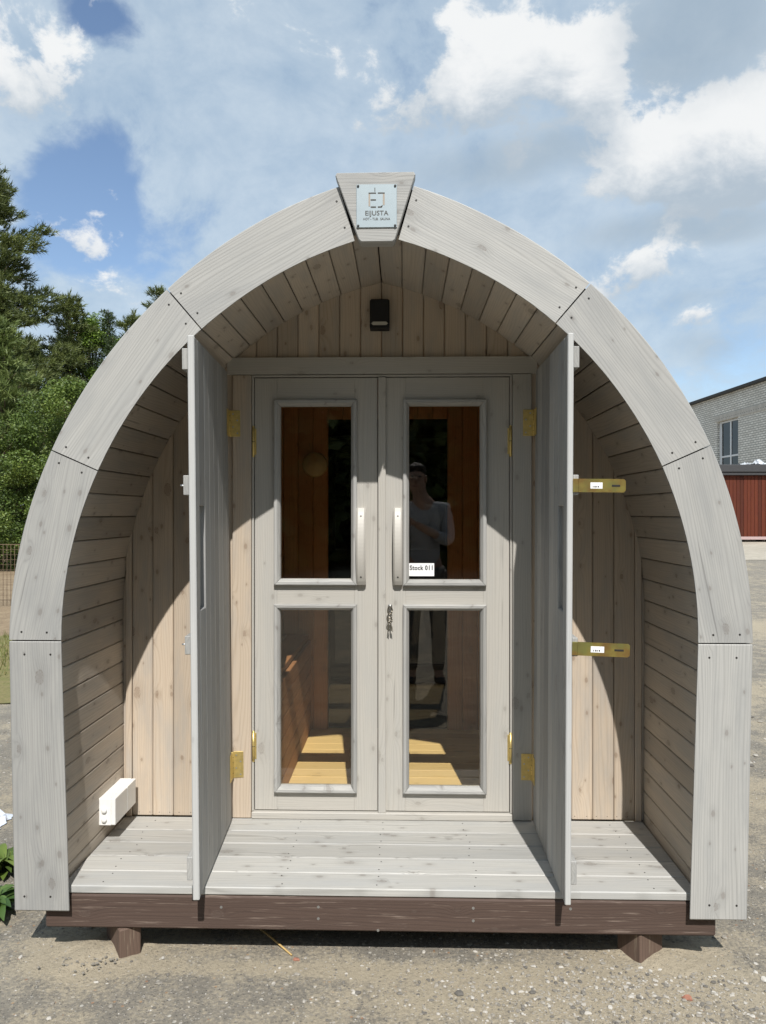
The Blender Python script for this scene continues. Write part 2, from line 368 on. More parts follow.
# keystone wedge + plate
b = MB(); sh = [(-0.132, 2.64), (0.127, 2.641), (0.132, 2.632), (0.0635, 2.413), (0.056, 2.406), (-0.05, 2.406), (-0.058, 2.413), (-0.137, 2.631)]
r = []; bcs = []
cx, cz = 0.0, 2.53
for y, k in ((-0.022, 0.975), (-0.0185, 1.0), (0.026, 1.0), (0.028, 0.99)):
    r.append([Vector((cx+(x-cx)*k, y, cz+(z-cz)*k)) for x, z in sh]); bcs.append([(x, z, y) for x, z in sh])
b.loft(r, bcs); b.loft([[Vector((x, y, z)) for x, z in ((-.15, 2.60), (.15, 2.60), (.10, 2.475), (-.10, 2.475))] for y in (0.0285, 0.05)], mi=1)  # near-black backing added so the gaps beside the wedge look shaded
key = b.build('keystone', [M['ring'], M['dark']], sauna)
b = MB(); b.box(-0.066, 0.070, -0.026, -0.0225, 2.453, 2.598, ch=0.001)
for x in (-0.060, 0.064):
    for z in (2.459, 2.592): b.tube([(x, -0.0262, z), (x, -0.030, z)], 0.0042, 0.003, 8, 1, False)
yy = -0.0266
def bar(x0, x1, z0, z1, mi): b.add([(x0, yy, z0), (x1, yy, z0), (x1, yy, z1), (x0, yy, z1)], [[0, 1, 2, 3]], None, mi)
ex = 0.002
bar(ex-0.027, ex-0.002, 2.566, 2.570, 2); bar(ex+0.004, ex+0.027, 2.566, 2.570, 2)      # stylised letters cut through the plate
bar(ex-0.027, ex-0.0215, 2.524, 2.565, 3); bar(ex-0.020, ex-0.002, 2.543, 2.5475, 2); bar(ex-0.020, ex-0.002, 2.519, 2.5235, 2)
bar(ex+0.021, ex+0.027, 2.528, 2.565, 3); bar(ex+0.004, ex+0.017, 2.519, 2.5235, 2); b.add([(ex+0.017, yy, 2.519), (ex+0.021, yy, 2.526), (ex+0.018, yy, 2.527), (ex+0.014, yy, 2.5235)], [[0, 1, 2, 3]], None, 2)
bar(ex-0.007, ex-0.0045, 2.573, 2.586, 2)
text_mesh(b, 'EIJUSTA', 0.0225, (ex, yy, 2.4935), (1, 0, 0), (0, 0, 1), 2, 0.0002, squeeze=1.02)
text_mesh(b, 'HOT - TUB . SAUNA', 0.0115, (ex, yy, 2.4775), (1, 0, 0), (0, 0, 1), 2, 0.0001, squeeze=0.88)
tag(b.build('nameplate', [M['alu'], M['screw'], M['engrave'], M['engravepale']], key), 'square silvery nameplate with cut-out letters')

# stave lining (porch) and interior lining
def lining_profile():
    pts = []                                   # right side, from apex down, arc-length spaced
    a0 = math.acos(CL[0]/CL[2]); pos = []; n = 2000
    for i in range(n+1):
        a = a0*(1-i/n); pos.append((-CL[0]+CL[2]*math.cos(a), CL[1]+CL[2]*math.sin(a)))
    pos.append((1.094, 0.15))
    res = [pos[0]]; acc = 0; pit = 0.0885
    for i in range(1, len(pos)):
        p, q = pos[i-1], pos[i]; d = math.dist(p, q); t0 = 0
        while acc+(d-t0) >= pit:
            t0 += pit-acc; acc = 0; f = t0/d; res.append((p[0]+(q[0]-p[0])*f, p[1]+(q[1]-p[1])*f))
        acc += d-t0
    res.append(pos[-1])
    return res
LP = lining_profile()
def staves(y0, y1, name, mat, th=0.034):
    b = MB()
    for side in (-1, 1):
        for i in range(len(LP)-1):
            p = Vector((LP[i][0], 0, LP[i][1])); q = Vector((LP[i+1][0], 0, LP[i+1][1])); L = (q-p).length; d = (q-p)/L
            n = Vector((-d.z, 0, d.x))
            if n.dot(Vector((-p.x-0.3, 0, 1.0-p.z))) > 0: n = -n
            g = 0.0012; c = 0.0035
            sec = [p+d*(g+c), p+d*g+n*c, p+d*g+n*th, q-d*g+n*th, q-d*g+n*c, q-d*(g+c)]
            vv = [(c, 0), (0, c), (0, th), (L, th), (L, c), (L-c, 0)]
            rings = [[Vector((side*s.x, y, s.z)) for s in sec] for y in (y0, y1)]
            b.loft(rings, [[(y, a, w) for a, w in vv] for y in (y0, y1)])
    return b.build(name, mat, sauna)
staves(TH+0.004, 0.70, 'porch_lining', M['lining'])
staves(0.702, 3.30, 'interior_lining', M['inside'])

# roof shell
b = MB(); prof_o = []; prof_i = []
for i in range(25):
    a = math.acos(CO[0]/CO[2])*(1-i/24); prof_o.append((-CO[0]+(CO[2]-0.008)*math.cos(a), CO[1]+(CO[2]-0.008)*math.sin(a))); 
    a = math.acos(CL[0]/CL[2])*(1-i/24); prof_i.append((-CL[0]+(CL[2]+0.040)*math.cos(a), CL[1]+(CL[2]+0.040)*math.sin(a)))
prof_o[0] = (0, prof_o[0][1]); prof_i[0] = (0, prof_i[0][1])
prof_o.append((1.215, 0.17)); prof_i.append((1.135, 0.17))
full_o = [(-x, z) for x, z in prof_o[::-1]]+prof_o[1:]; full_i = [(-x, z) for x, z in prof_i[::-1]]+prof_i[1:]
ringp = lambda k, y: [Vector((*full_o[k][:1], y, full_o[k][1])), Vector((full_i[k][0], y, full_i[k][1]))]
b.loft([[Vector((full_o[k][0], TH+0.006, full_o[k][1])), Vector((full_o[k][0], 3.42, full_o[k][1])), Vector((full_i[k][0], 3.42, full_i[k][1])), Vector((full_i[k][0], TH+0.006, full_i[k][1]))] for k in range(len(full_o))])
b.build('roof', M['roof'], sauna)

b = MB(); rp = on(CO, ang_of(CO, 0.60, 2.375), 1); b.box(rp.x-.022, rp.x+.016, .06, .12, rp.z-.02, rp.z+.012, ch=.004); b.box(rp.x+.010, rp.x+.026, .07, .10, rp.z-.02, rp.z-.002, ch=.003)
b.build('roof_clip', M['black'], sauna)
# vertical cladding of the door wall
b = MB(); pit = 0.0885
def vboard(x0, x1, y0, y1, z0, zf, cut=None):
    g = 0.001; c = 0.004; a0, a1 = x0+g, x1-g
    if a1-a0 < 0.012: return
    sec = [(a0+c, y0), (a1-c, y0), (a1, y0+c), (a1, y1), (a0, y1), (a0, y0+c)]
    b.loft([[Vector((x, y, z0)) for x, y in sec], [Vector((x, y, zf(x))) for x, y in sec]], [[(z0, x, y) for x, y in sec], [(zf(x), x, y) for x, y in sec]])
k = -13
while k < 13:
    x0, x1 = k*pit, (k+1)*pit; x0 = max(x0, -1.115); x1 = min(x1, 1.115)
    mid = (x0+x1)/2; top = lambda x: lin_z(min(abs(x), 1.0979))+0.012 if abs(x) < 1.097 else 1.07
    if x0 >= 0.60 or x1 <= -0.60: vboard(x0, x1, WALL, WALL+0.022, FLOOR+0.004, top)
    else:
        vboard(x0, x1, WALL, WALL+0.022, 2.072, top)
        if x1 > 0.60: vboard(0.60, x1, WALL, WALL+0.022, FLOOR+0.004, lambda x: 2.071)
        if x0 < -0.60: vboard(x0, -0.60, WALL, WALL+0.022, FLOOR+0.004, lambda x: 2.071)
    k += 1
for side in (-1, 1):
    for x in (0.70, 0.79, 0.88, 0.965, 1.05):
        for z in (0.225,):
            for dx in (-0.02, 0.02): b.screw((side*(x+dx), WALL, z), (0, -1, 0), 0.002)
b.build('door_wall', [M['cladding'], M['screw']], sauna)
for side in (-1, 1):
    b = MB(); b.box(side*1.072-0.013, side*1.072+0.013, WALL-0.012, WALL-0.0005, FLOOR, 1.42, 'z'); b.build('corner_trim', M['cladding'], sauna)

# casing, header, jamb frame with sill
b = MB(); zt = 2.148
hx = [(-0.648, 2.079), (0.648, 2.079), (0.648, 2.125), (0.63, zt), (-0.63, zt), (-0.648, 2.125)]
b.loft([[Vector((x, y, z)) for x, z in hx] for y in (P-0.008, WALL+0.002)], [[(x, z, y) for x, z in hx] for y in (P-0.008, WALL+0.002)])
b.build('door_header', M['door'], sauna)
for side in (-1, 1):
    b = MB(); x0, x1 = sorted((side*0.5485, side*0.6285)); b.box(x0, x1, P, WALL+0.001, FLOOR+0.002, 2.0775, 'z', 0.003)
    b.build('door_casing', M['cladding'] if side < 0 else M['door'], sauna)
b = MB()
for side in (-1, 1):
    x0, x1 = sorted((side*0.5465, side*0.538)); b.box(x0, x1, P+0.004, 0.70, FLOOR+0.03, 2.076, 'z', 0.002)
b.box(-0.538, 0.538, P+0.004, 0.70, 2.069, 2.0765, 'x', 0.001)
b.box(-0.5465, 0.5465, P-0.006, 0.70, FLOOR+0.001, FLOOR+0.0295, 'xz', 0.003)
# rebate stop behind the leaves
for side in (-1, 1):
    x0, x1 = sorted((side*0.538, side*0.515)); b.box(x0, x1, 0.682, 0.70, FLOOR+0.03, 2.069, 'z', 0.001)
b.build('door_frame', M['door'], sauna)

# glazed door leaves
panes = {-1: ((-0.4525, -0.1025), (0.320, 1.112), (1.192, 1.972)), 1: ((0.0905, 0.4395), (0.320, 1.112), (1.190, 1.972))}
LZ0, LZ1 = 0.2425, 2.0655
for side in (-1, 1):
    xl, xr = (-0.5355, -0.0165) if side < 0 else (-0.0135, 0.5355)
    (bx0, bx1), (a0, a1), (c0, c1) = panes[side]; i0, i1 = bx0+0.012, bx1-0.012
    b = MB(); Y0, Y1 = 0.635, 0.675
    b.box(xl, i0, Y0, Y1, LZ0, LZ1, 'z', 0.0015, tint=0.5); b.box(i1, xr, Y0, Y1, LZ0, LZ1, 'z', 0.0015, tint=0.55)
    for z0, z1 in ((LZ0, a0+0.012), (a1-0.012, c0+0.012), (c1-0.012, LZ1)): b.box(i0, i1, Y0+0.0004, Y1, z0, z1, 'xz', 0.0008, tint=0.5)
    leaf = b.build('glass_door', M['door'], sauna)
    leaf['label'] = 'left glazed door leaf' if side < 0 else 'right glazed door leaf carrying the lock'
    for z0, z1 in ((a0, a1), (c0, c1)):
        b = MB(); prof = [(0, 0.6345), (0, 0.617), (0.004, 0.6135), (0.014, 0.6145), (0.024, 0.630), (0.026, 0.640), (0.026, 0.660), (0.013, 0.660), (0.012, 0.6345)]
        cs = [(bx0, z0, 1, 1), (bx1, z0, -1, 1), (bx1, z1, -1, -1), (bx0, z1, 1, -1)]
        for k in range(4):
            A, B = cs[k], cs[(k+1) % 4]; e = 0.0008
            ux = 1 if B[0] > A[0] else -1 if B[0] < A[0] else 0; uz = 1 if B[1] > A[1] else -1 if B[1] < A[1] else 0
            rA = [Vector((A[0]+A[2]*d+ux*e, y, A[1]+A[3]*d+uz*e)) for d, y in prof]; rB = [Vector((B[0]+B[2]*d-ux*e, y, B[1]+B[3]*d-uz*e)) for d, y in prof]
            b.loft([rA, rB], [[(0, d, y) for d, y in prof], [(0.8, d, y) for d, y in prof]])
        b.build('glazing_bead', M['ring'], leaf)
        b = MB(); b.box(bx0+0.0145, bx1-0.0145, 0.648, 0.652, z0+0.0145, z1-0.0145, 'x', 0.0005)
        b.build('glass_pane', M['glass'], leaf)
    # bowed pull handle
    b = MB(); hx0, hx1 = (-0.1040, -0.0650) if side < 0 else (0.0500, 0.0880)
    z0, z1 = 1.195, 1.517; N = 20; rings = []
    for i in range(N+1):
        f = i/N; z = z0+(z1-z0)*f; o = 0.612-0.044*math.sin(math.pi*f)**0.8
        inn = 0.6352 if (f < 0.10 or f > 0.90) else 0.624-0.042*math.sin(math.pi*f)**0.8; c = 0.007
        rings.append([Vector((x, y, z)) for x, y in ((hx0+c, o), (hx1-c, o), (hx1, o+c), (hx1, inn), (hx0, inn), (hx0, o+c))])
    b.loft(rings)
    hm = (hx0+hx1)/2
    b.screw((hm, 0.594, z0+0.034), (0, -1, -0.4), 0.0045); b.screw((hm, 0.594, z1-0.034), (0, -1, 0.4), 0.0045)
    b.build('door_handle', [M['handle'], M['screw']], leaf)
    for z in (0.512, 1.797):
        b = MB(); x = side*0.540
        b.tube([(x, 0.628, z-0.06), (x, 0.628, z+0.06)], 0.0058, n=10); b.ball((x, 0.628, z+0.061), 0.0062, n=6); b.ball((x, 0.628, z-0.061), 0.0062, n=6)
        b.tube([(x, 0.628, z-0.001), (x, 0.628, z+0.001)], 0.0062, n=10, mi=1)
        b.box(min(x, x-side*0.012), max(x, x-side*0.012), 0.6335, 0.6349, z-0.055, z+0.055, ch=0.0004)
        b.build('hinge', [M['brass'], M['screw']], leaf)
    if side > 0:
        b = MB(); b.box(-0.0135, 0.0185, 0.619, 0.6345, LZ0-0.004, LZ1, 'z', 0.002)
        b.build('cover_strip', M['door'], leaf)
        b = MB(); b.tube([(0.036, 0.6349, 1.088), (0.036, 0.630, 1.088)], 0.013, 0.012, 16); b.tube([(0.036, 0.6349, 1.104), (0.036, 0.624, 1.104)], 0.0095, 0.009, 14)
        b.box(0.028, 0.044, 0.629, 0.6349, 1.076, 1.104, ch=0.002); b.box(0.035, 0.037, 0.6225, 0.6238, 1.098, 1.110, ch=0.0003, mi=1)
        b.build('door_lock', [M['steel'], M['screw']], leaf)
# keys
b = MB()
def key_shape(b, c, ang, L=0.055):
    X = Matrix.Translation(c) @ Matrix.Rotation(ang, 4, 'Y')
    pts = [X @ Vector((0.008*math.cos(a*math.pi/8), 0, 0.009*math.sin(a*math.pi/8)-0.010)) for a in range(17)]
    b.tube(pts, 0.0022, n=6); b.box(-0.0026, 0.0026, -0.0012, 0.0012, -0.022-L*0.65, -0.019, ch=0.0004, xf=X)
    for k in range(4): b.box(0.003, 0.0062, -0.0011, 0.0011, -0.04-k*0.006, -0.036-k*0.006, ch=0.0003, xf=X)
b.box(0.0345, 0.0375, 0.600, 0.6225, 1.100, 1.108, ch=0.0004); b.tube([Vector((0.036+0.009*math.cos(a*math.pi/8), 0.604, 1.088+0.016*math.sin(a*math.pi/8))) for a in range(17)], 0.0030, n=6)
b.tube([Vector((0.036+0.009*math.cos(a*math.pi/8), 0.601, 1.066+0.012*math.sin(a*math.pi/8))) for a in range(17)], 0.0018, n=6)
key_shape(b, Vector((0.034, 0.603, 1.062)), 0.10, 0.05); key_shape(b, Vector((0.037, 0.606, 1.058)), -0.10, 0.05)
tag(b.build('key_bunch', M['keym']), 'small bunch of dark metal keys hanging from the door lock', 'keys')
# stock notice
b = MB(); b.box(0.1165, 0.222, 0.6468, 0.6474, 1.2295, 1.284, ch=0.0001)
b.box(0.118, 0.2205, 0.64655, 0.64676, 1.2315, 1.2825, ch=0.00005)
text_mesh(b, 'Stock 011', 0.027, (0.1692, 0.6463, 1.2555), (1, 0, 0), (0, 0, 1), 1, 0.0009, squeeze=0.82, spc=1.12)
tag(b.build('paper_notice', [M['paper'], M['ink']]), 'small white paper notice reading Stock 011 behind the lower edge of the upper right pane', 'notice')

# shutter leaves, swung open
for side in (-1, 1):
    ang, lean = (R(3.45), R(-0.55)) if side < 0 else (R(-0.68), R(0.30))
    b = MB(); W_ = 0.652; T = 0.021 if side < 0 else 0.018
    H0, H1 = 0.2165, 2.084; hz = 0.21
    x0, x1 = (-T, 0.0) if side < 0 else (0.0, T)          # local: inner face at x=0, extends to -y
    edges = [0.0, 0.052, 0.150, 0.238, 0.326, 0.414, 0.502, 0.590, W_]
    for k in range(len(edges)-1):
        ya, yb = -W_+edges[k], -W_+edges[k+1]
        if k == 1:
            b.box(x0, x1, ya, yb, H0, 1.168, 'zy', 0.003); b.box(x0, x1, ya, yb, 1.521, H1, 'zy', 0.003)
            q0, q1 = (-T, -0.0155) if side < 0 else (0.0135, T); b.box(q0, q1, ya, yb, 1.1682, 1.5208, 'zy', 0.001)
        else: b.box(x0, x1, ya, yb, H0, H1, 'zy', 0.003)
    # planed edge strip at the free edge
    b.box(x0-0.0006, x1+0.0006, -W_-0.010, -W_-0.0005, H0-0.001, H1+0.001, 'z', 0.003, mi=1, tint=0.5)
    sh = b.build('shutter_door', [M['shutter'], M['edge']], sauna, loc=(side*0.6315, 0.586, 0))
    sh.rotation_euler = (0, lean, ang if side < 0 else ang)
    sh.location.x += -math.sin(lean)*1.15 if side < 0 else -math.sin(lean)*1.0
    sh['label'] = 'left boarded shutter leaf swung open' if side < 0 else 'right boarded shutter leaf swung open, with two yellow hasps'
    for n, (z0, z1) in enumerate(((0.280, 0.357), (1.028, 1.089), (1.556, 1.622), (1.972, 2.043))):
        b = MB(); l0, l1 = (-T-0.020, -T-0.0008) if side < 0 else (T+0.0008, T+0.020)
        b.box(l0, l1, -W_-0.004, -0.06, z0, z1, 'y', 0.002)
        b.build('ledge', M['ring'], sh)
        if n in (1, 2):
            if side > 0:
                b = MB(); zc = (z0+z1)/2-(0.002 if n == 2 else 0.004); tilt = R(0.3 if n == 2 else 1.6)
                X = Matrix.Translation((T+0.020, -W_-0.010, zc)) @ Matrix.Rotation(tilt, 4, 'Y')
                Lh = 0.150 if n == 2 else 0.166
                pts = [(-0.002, -0.022), (Lh-0.006, -0.022), (Lh, -0.016), (Lh, 0.016), (Lh-0.006, 0.022), (-0.002, 0.022)]
                b.loft([[X @ Vector((x, y, z)) for x, z in pts] for y in (-0.0015, 0.0015)])
                b.box(Lh*0.70, Lh*0.88, -0.0022, -0.0014, -0.0035, 0.003, ch=0.0002, mi=1, xf=X)
                b.box(Lh*0.24, Lh*0.50, -0.0021, -0.0014, -0.010, 0.010, ch=0.0001, mi=2, xf=X)
                for q in range(4): b.box(Lh*(0.29+q*0.035), Lh*(0.305+q*0.035+0.01*(q % 2)), -0.0025, -0.0020, -0.0065, -0.001, ch=0.0001, mi=1, xf=X)
                b.box(-0.020, -0.002, -0.0015, 0.0015, -0.022, 0.022, ch=0.001, xf=X)
                tag(b.build('hasp', [M['zinc'], M['screw'], M['paper']], sh), 'slotted yellow zinc hasp plate with a small white sticker')
            else:
                b = MB(); zc = (z0+z1)/2; b.tube([(-T-0.02, -W_+0.02, zc), (-T-0.034, -W_+0.02, zc)], 0.003, n=8); b.tube([(-T-0.020, -W_+0.02, zc), (-T-0.024, -W_+0.02, zc)], 0.006, n=6, smooth=False)
                b.build('bolt_end', M['bolt'], sh)
    for z in (0.437, 1.872):                    # butt hinges
        b = MB()
        w0, w1 = sorted((0.004*side*-1, side*-0.046))
        b.box(w0, w1, 0.0320, 0.0352, z-0.055, z+0.055, ch=0.0008); 
        b.tube([(0, 0.026, z-0.055), (0, 0.026, z+0.055)], 0.0062, n=10)
        for q in range(1, 5): b.tube([(0, 0.026, z-0.055+q*0.022-0.0006), (0, 0.026, z-0.055+q*0.022+0.0006)], 0.0066, n=10, mi=1)
        w0, w1 = sorted((side*-0.0008, side*-0.0030)); b.box(w0, w1, -0.035, 0.024, z-0.055, z+0.055, ch=0.0005)
        for q in range(4): b.screw((side*(-0.016 if q % 2 else -0.034), 0.0320, z-0.041+q*0.027), (0, -1, 0), 0.0042, 2)
        h = b.build('hinge', [M['brass'], M['screw'], M['bolt']], sh)
        h.matrix_parent_inverse = Matrix()

# porch floor, base beam, side runners
b = MB(); ys = [0.030, 0.146, 0.266, 0.385, 0.502, 0.638]
for k in range(5):
    ya, yb = ys[k]+0.0015, ys[k+1]-0.0015
    b.box(-1.090, 1.090, ya, yb, FLOOR-0.028, FLOOR, 'x', 0.0035)
    for x in (-0.95, -0.335, 0.0, 0.345, 0.95):
        for q in (0.028, 0.09): b.screw((x+rnd.uniform(-.01, .01), ya+q, FLOOR), (0, 0, 1), 0.0032)
b.build('porch_floor', [M['deck'], M['screw']], sauna)
b = MB(); b.box(-1.148, 1.150, TH+0.004, 0.14, 0.062, FLOOR-0.031, 'xz', 0.006)
for x, z in ((-0.535, 0.14), (-0.20, 0.145), (-0.20, 0.105), (0.33, 0.148), (0.33, 0.105), (0.005, 0.068), (0.66, 0.15)): b.screw((x, TH+0.004, z), (0, -1, 0), 0.006)
b.build('base_beam', [M['beam'], M['bolt']], sauna)
for x in (-0.95, 0.95):
    b = MB(); b.box(x-0.05, x+0.05, 0.145, 3.38, 0.062, FLOOR-0.032, 'y', 0.004); b.build('floor_runner', M['beam'], sauna)
# interior
b = MB()
for k in range(24):
    y0 = 0.702+k*0.108; b.box(-1.09, 1.09, y0+0.001, y0+0.107, FLOOR-0.026, FLOOR+0.002, 'x', 0.002)
b.build('interior_floor', M['insidefloor'], sauna)
b = MB(); PY = 1.95
k = -13
while k < 13:
    x0, x1 = max(k*pit, -1.11), min((k+1)*pit, 1.11)
    top = lambda x: lin_z(min(abs(x), 1.0979))+0.012 if abs(x) < 1.097 else 1.07
    if x0 >= 0.34 or x1 <= -0.34: vboard(x0, x1, PY, PY+0.03, FLOOR+0.003, top)
    else: vboard(x0, x1, PY, PY+0.03, 2.05, top)
    k += 1
part = b.build('partition_wall', M['inside'], sauna)
b = MB(); b.box(-0.352, 0.352, PY+0.012, PY+0.020, FLOOR+0.01, 2.05, ch=0.001); b.build('inner_door', M['smoked'], part)
b = MB(); b.tube([(-0.43, PY-0.0005, 1.78), (-0.43, PY-0.03, 1.78)], 0.075, 0.065, 24); b.build('round_lamp', plain('frosted_disc', (0.6, 0.5, 0.3), 0.5), part)
b = MB()
k = -13
while k < 13:
    x0, x1 = max(k*pit, -1.11), min((k+1)*pit, 1.11); vboard(x0, x1, 3.30, 3.34, FLOOR-0.02, lambda x: lin_z(min(abs(x), 1.0979))+0.03 if abs(x) < 1.097 else 1.09); k += 1
b.build('rear_wall', M['inside'], sauna)
b = MB()
for k in range(6): b.box(-0.474, -0.452, 0.80, PY-0.005, FLOOR+0.004+k*0.088, FLOOR+0.09+k*0.088, 'y', 0.003)
for k in range(5): b.box(-1.085+k*0.124, -0.967+k*0.124, 0.79, PY-0.005, FLOOR+0.535, FLOOR+0.565, 'y', 0.003)
for k in range(6): b.box(-1.085, -0.475, 0.79, 0.81, FLOOR+0.004+k*0.088, FLOOR+0.09+k*0.088, 'x', 0.003)
b.build('bench', M['inside'], sauna)

# wall lamp over the doors
b = MB(); lz0, lz1 = 2.262, 2.384; lx0, lx1 = -0.0475, 0.0345
b.box(lx0, lx1, 0.585, WALL-0.0005, lz0+0.018, lz1, ch=0.006)
b.loft([[Vector((x, y, z)) for x, y, z in ((lx0, 0.585, lz0+0.0185), (lx1, 0.585, lz0+0.0185), (lx1, WALL-0.001, lz0+0.0185), (lx0, WALL-0.001, lz0+0.0185))], [Vector((x, y, z)) for x, y, z in ((lx0+0.001, 0.5845, lz0+0.002), (lx1-0.001, 0.5845, lz0+0.002), (lx1-0.001, WALL-0.002, lz0), (lx0+0.001, WALL-0.002, lz0))]])
lamp = b.build('wall_lamp', M['black'], sauna); lamp['label'] = 'small black box-shaped wall lamp above the doors'
b = MB(); cxm = (lx0+lx1)/2
pts = [(-0.034, 0), (-0.027, 0.007), (0.027, 0.007), (0.034, 0), (0.027, -0.007), (-0.027, -0.007)]
b.loft([[Vector((cxm+x, y, lz0+0.019+z)) for x, z in pts] for y in (0.584, 0.5805)]); b.build('lamp_lens', plain('lamp_lens', (0.5, 0.48, 0.42), 0.2, var=0.1), lamp)

# white box on the side wall
b = MB(); b.box(-1.0965, -1.047, 0.37, 0.60, 0.2765, 0.383, ch=0.003); b.box(-1.0468, -1.0305, 0.37, 0.50, 0.279, 0.382, ch=0.002); b.box(-1.0468, -1.0305, 0.502, 0.60, 0.279, 0.382, ch=0.002)
wb = b.build('white_wall_box', M['white'], sauna); wb['label'] = 'white painted box with two round bolts low on the left porch wall'
for z in (0.300, 0.336):
    b = MB(); b.tube([(-1.074, 0.3699, z), (-1.074, 0.366, z)], 0.011, n=14); b.ball((-1.074, 0.365, z), 0.0105, 0.005, 0.0105, n=10); b.build('bolt_head', M['white'], wb)

# timber blocks under the beam
for (x, y, rz, w, d, lab) in ((-0.884, 0.0200, R(36), 0.075, 0.17, 'dusty brown timber block half buried in sand under the left end of the dark beam'), (0.898, 0.036, R(33), 0.115, 0.105, 'dusty brown timber block turned corner-on under the right end of the dark beam')):
    b = MB(); b.box(0, w, 0, d, -0.09, 0.0610, 'z', 0.005)
    o = b.build('timber_block', M['block'], loc=(x, y, 0), rot=(0, 0, rz))
    tag(o, lab, 'timber block', 'timber blocks under the sauna')

# ------------------------------------------------------------------ ground
G = -0.04
def gz(y):
    f = min(1, max(0, (y-3.0)/27.0)); return G+0.60*f*f*(3-2*f)
def sheet(name, x0, x1, y0, y1, dz, mat, nx=8, ny=30, pw=1.0, wob=0.0):
    b = MB(); vs = []
    for j in range(ny+1):
        f = (j/ny)**pw; y = y0+(y1-y0)*f
        for i in range(nx+1):
            x = x0+(x1-x0)*i/nx
            e = wob*(math.sin(x*2.3+j)+math.sin(x*5.1+1.3)*.5) if j in (0, ny) else 0
            vs.append((x, y+e, gz(y+e)+dz))
    fs = [[j*(nx+1)+i, j*(nx+1)+i+1, (j+1)*(nx+1)+i+1, (j+1)*(nx+1)+i] for j in range(ny) for i in range(nx)]
    b.add(vs, fs); o = b.build(name, mat); o['kind'] = 'structure'; return o
m, t = new_mat('worn_asphalt_with_dust'); pos = t.n('ShaderNodeTexCoord').outputs['Object']
px, py, pz = t.sep(pos)
big = t.noise(pos, 1.3, 4, 0.6); mid = t.noise(pos, 7, 4, 0.62); fine = t.noise(pos, 70, 4, 0.7); grain = t.noise(pos, 330, 2, 0.7)
asp = t.mix(fine, (0.125, 0.113, 0.093), (0.315, 0.285, 0.235))
asp = t.mix(t.ss(mid, 0.35, 0.7), asp, t.mix(fine, (0.20, 0.18, 0.15), (0.34, 0.31, 0.255)))
def chips(sc_, thr, amt):
    d, c = t.voro(pos, sc_); rr, gg, bb = t.sep(c)
    return t.m('MULTIPLY', t.ss(d, thr, thr*0.75), t.m('GREATER_THAN', rr, amt)), gg
for sc_, thr, amt, ca, cb in ((95, 0.36, 0.55, (0.22, 0.20, 0.17), (0.46, 0.43, 0.375)), (45, 0.30, 0.86, (0.34, 0.31, 0.27), (0.56, 0.53, 0.47)), (120, 0.36, 0.72, (0.07, 0.065, 0.06), (0.12, 0.11, 0.10)), (60, 0.32, 0.955, (0.30, 0.15, 0.09), (0.38, 0.25, 0.14))):
    mk, gg = chips(sc_, thr, amt); asp = t.mix(mk, asp, t.mix(gg, ca, cb))
def bumpat(x, y, rx, ry):
    dx = t.m('DIVIDE', t.m('SUBTRACT', px, x), rx); dy = t.m('DIVIDE', t.m('SUBTRACT', py, y), ry)
    return t.m('POWER', 2.718, t.m('MULTIPLY', t.m('ADD', t.m('MULTIPLY', dx, dx), t.m('MULTIPLY', dy, dy)), -1.0))
sand = t.m('MULTIPLY_ADD', mid, 1.15, t.m('MULTIPLY_ADD', big, 0.9, -0.86))
for x, y, rx, ry, k in ((0.62, -0.13, 0.42, 0.15, 0.5), (-0.99, 0.03, 0.2, 0.15, 0.9), (0.98, 0.05, 0.2, 0.13, 0.8), (-0.1, -0.02, 1.2, 0.05, 0.42), (0.15, -0.18, 0.18, 0.08, 0.3), (-1.0, -0.30, 0.14, 0.05, 0.3), (1.9, 1.6, 0.5, 0.25, 0.4), (2.6, 4.0, 1.2, 0.4, 0.4), (4.0, 7.5, 2.0, 0.8, 0.5)):
    sand = t.m('ADD', sand, t.m('MULTIPLY', bumpat(x, y, rx, ry), k))
smask = t.ss(t.m('ADD', sand, t.m('MULTIPLY', t.m('SUBTRACT', fine, 0.5), 1.3)), 0.02, 0.55)
sc2 = t.mix(fine, (0.33, 0.275, 0.19), (0.56, 0.48, 0.35)); sc2 = t.mix(t.ss(grain, 0.5, 0.75), sc2, (0.28, 0.235, 0.17))
mk, gg = chips(70, 0.28, 0.80); sc2 = t.mix(mk, sc2, t.mix(gg, (0.18, 0.16, 0.13), (0.55, 0.51, 0.44)))
t.set(t.bsdf.inputs['Base Color'], t.mix(t.m('MULTIPLY', smask, 0.85), asp, sc2)); t.bsdf.inputs['Roughness'].default_value = 0.92
hh = t.m('ADD', t.m('MULTIPLY', fine, 0.6), t.m('ADD', t.m('MULTIPLY', grain, 0.5), t.m('MULTIPLY', chips(95, 0.34, 0.6)[0], 0.5)))
t.set(t.bsdf.inputs['Normal'], t.bump(hh, 1.0, 0.010)); M['asphalt'] = m
b = MB(); ysl = [-400, -60, -15, -6, -3]+[-2+0.5*i for i in range(10)]+[3+i*1.5 for i in range(19)]+[35, 60, 150, 600, 1500]
xs = [-900, -100, -20, -5, 0, 5, 20, 100, 900]
b.add([(x, y, gz(y)) for y in ysl for x in xs], [[j*9+i, j*9+i+1, (j+1)*9+i+1, (j+1)*9+i] for j in range(len(ysl)-1) for i in range(8)])
b.build('ground', M['asphalt'])['kind'] = 'structure'

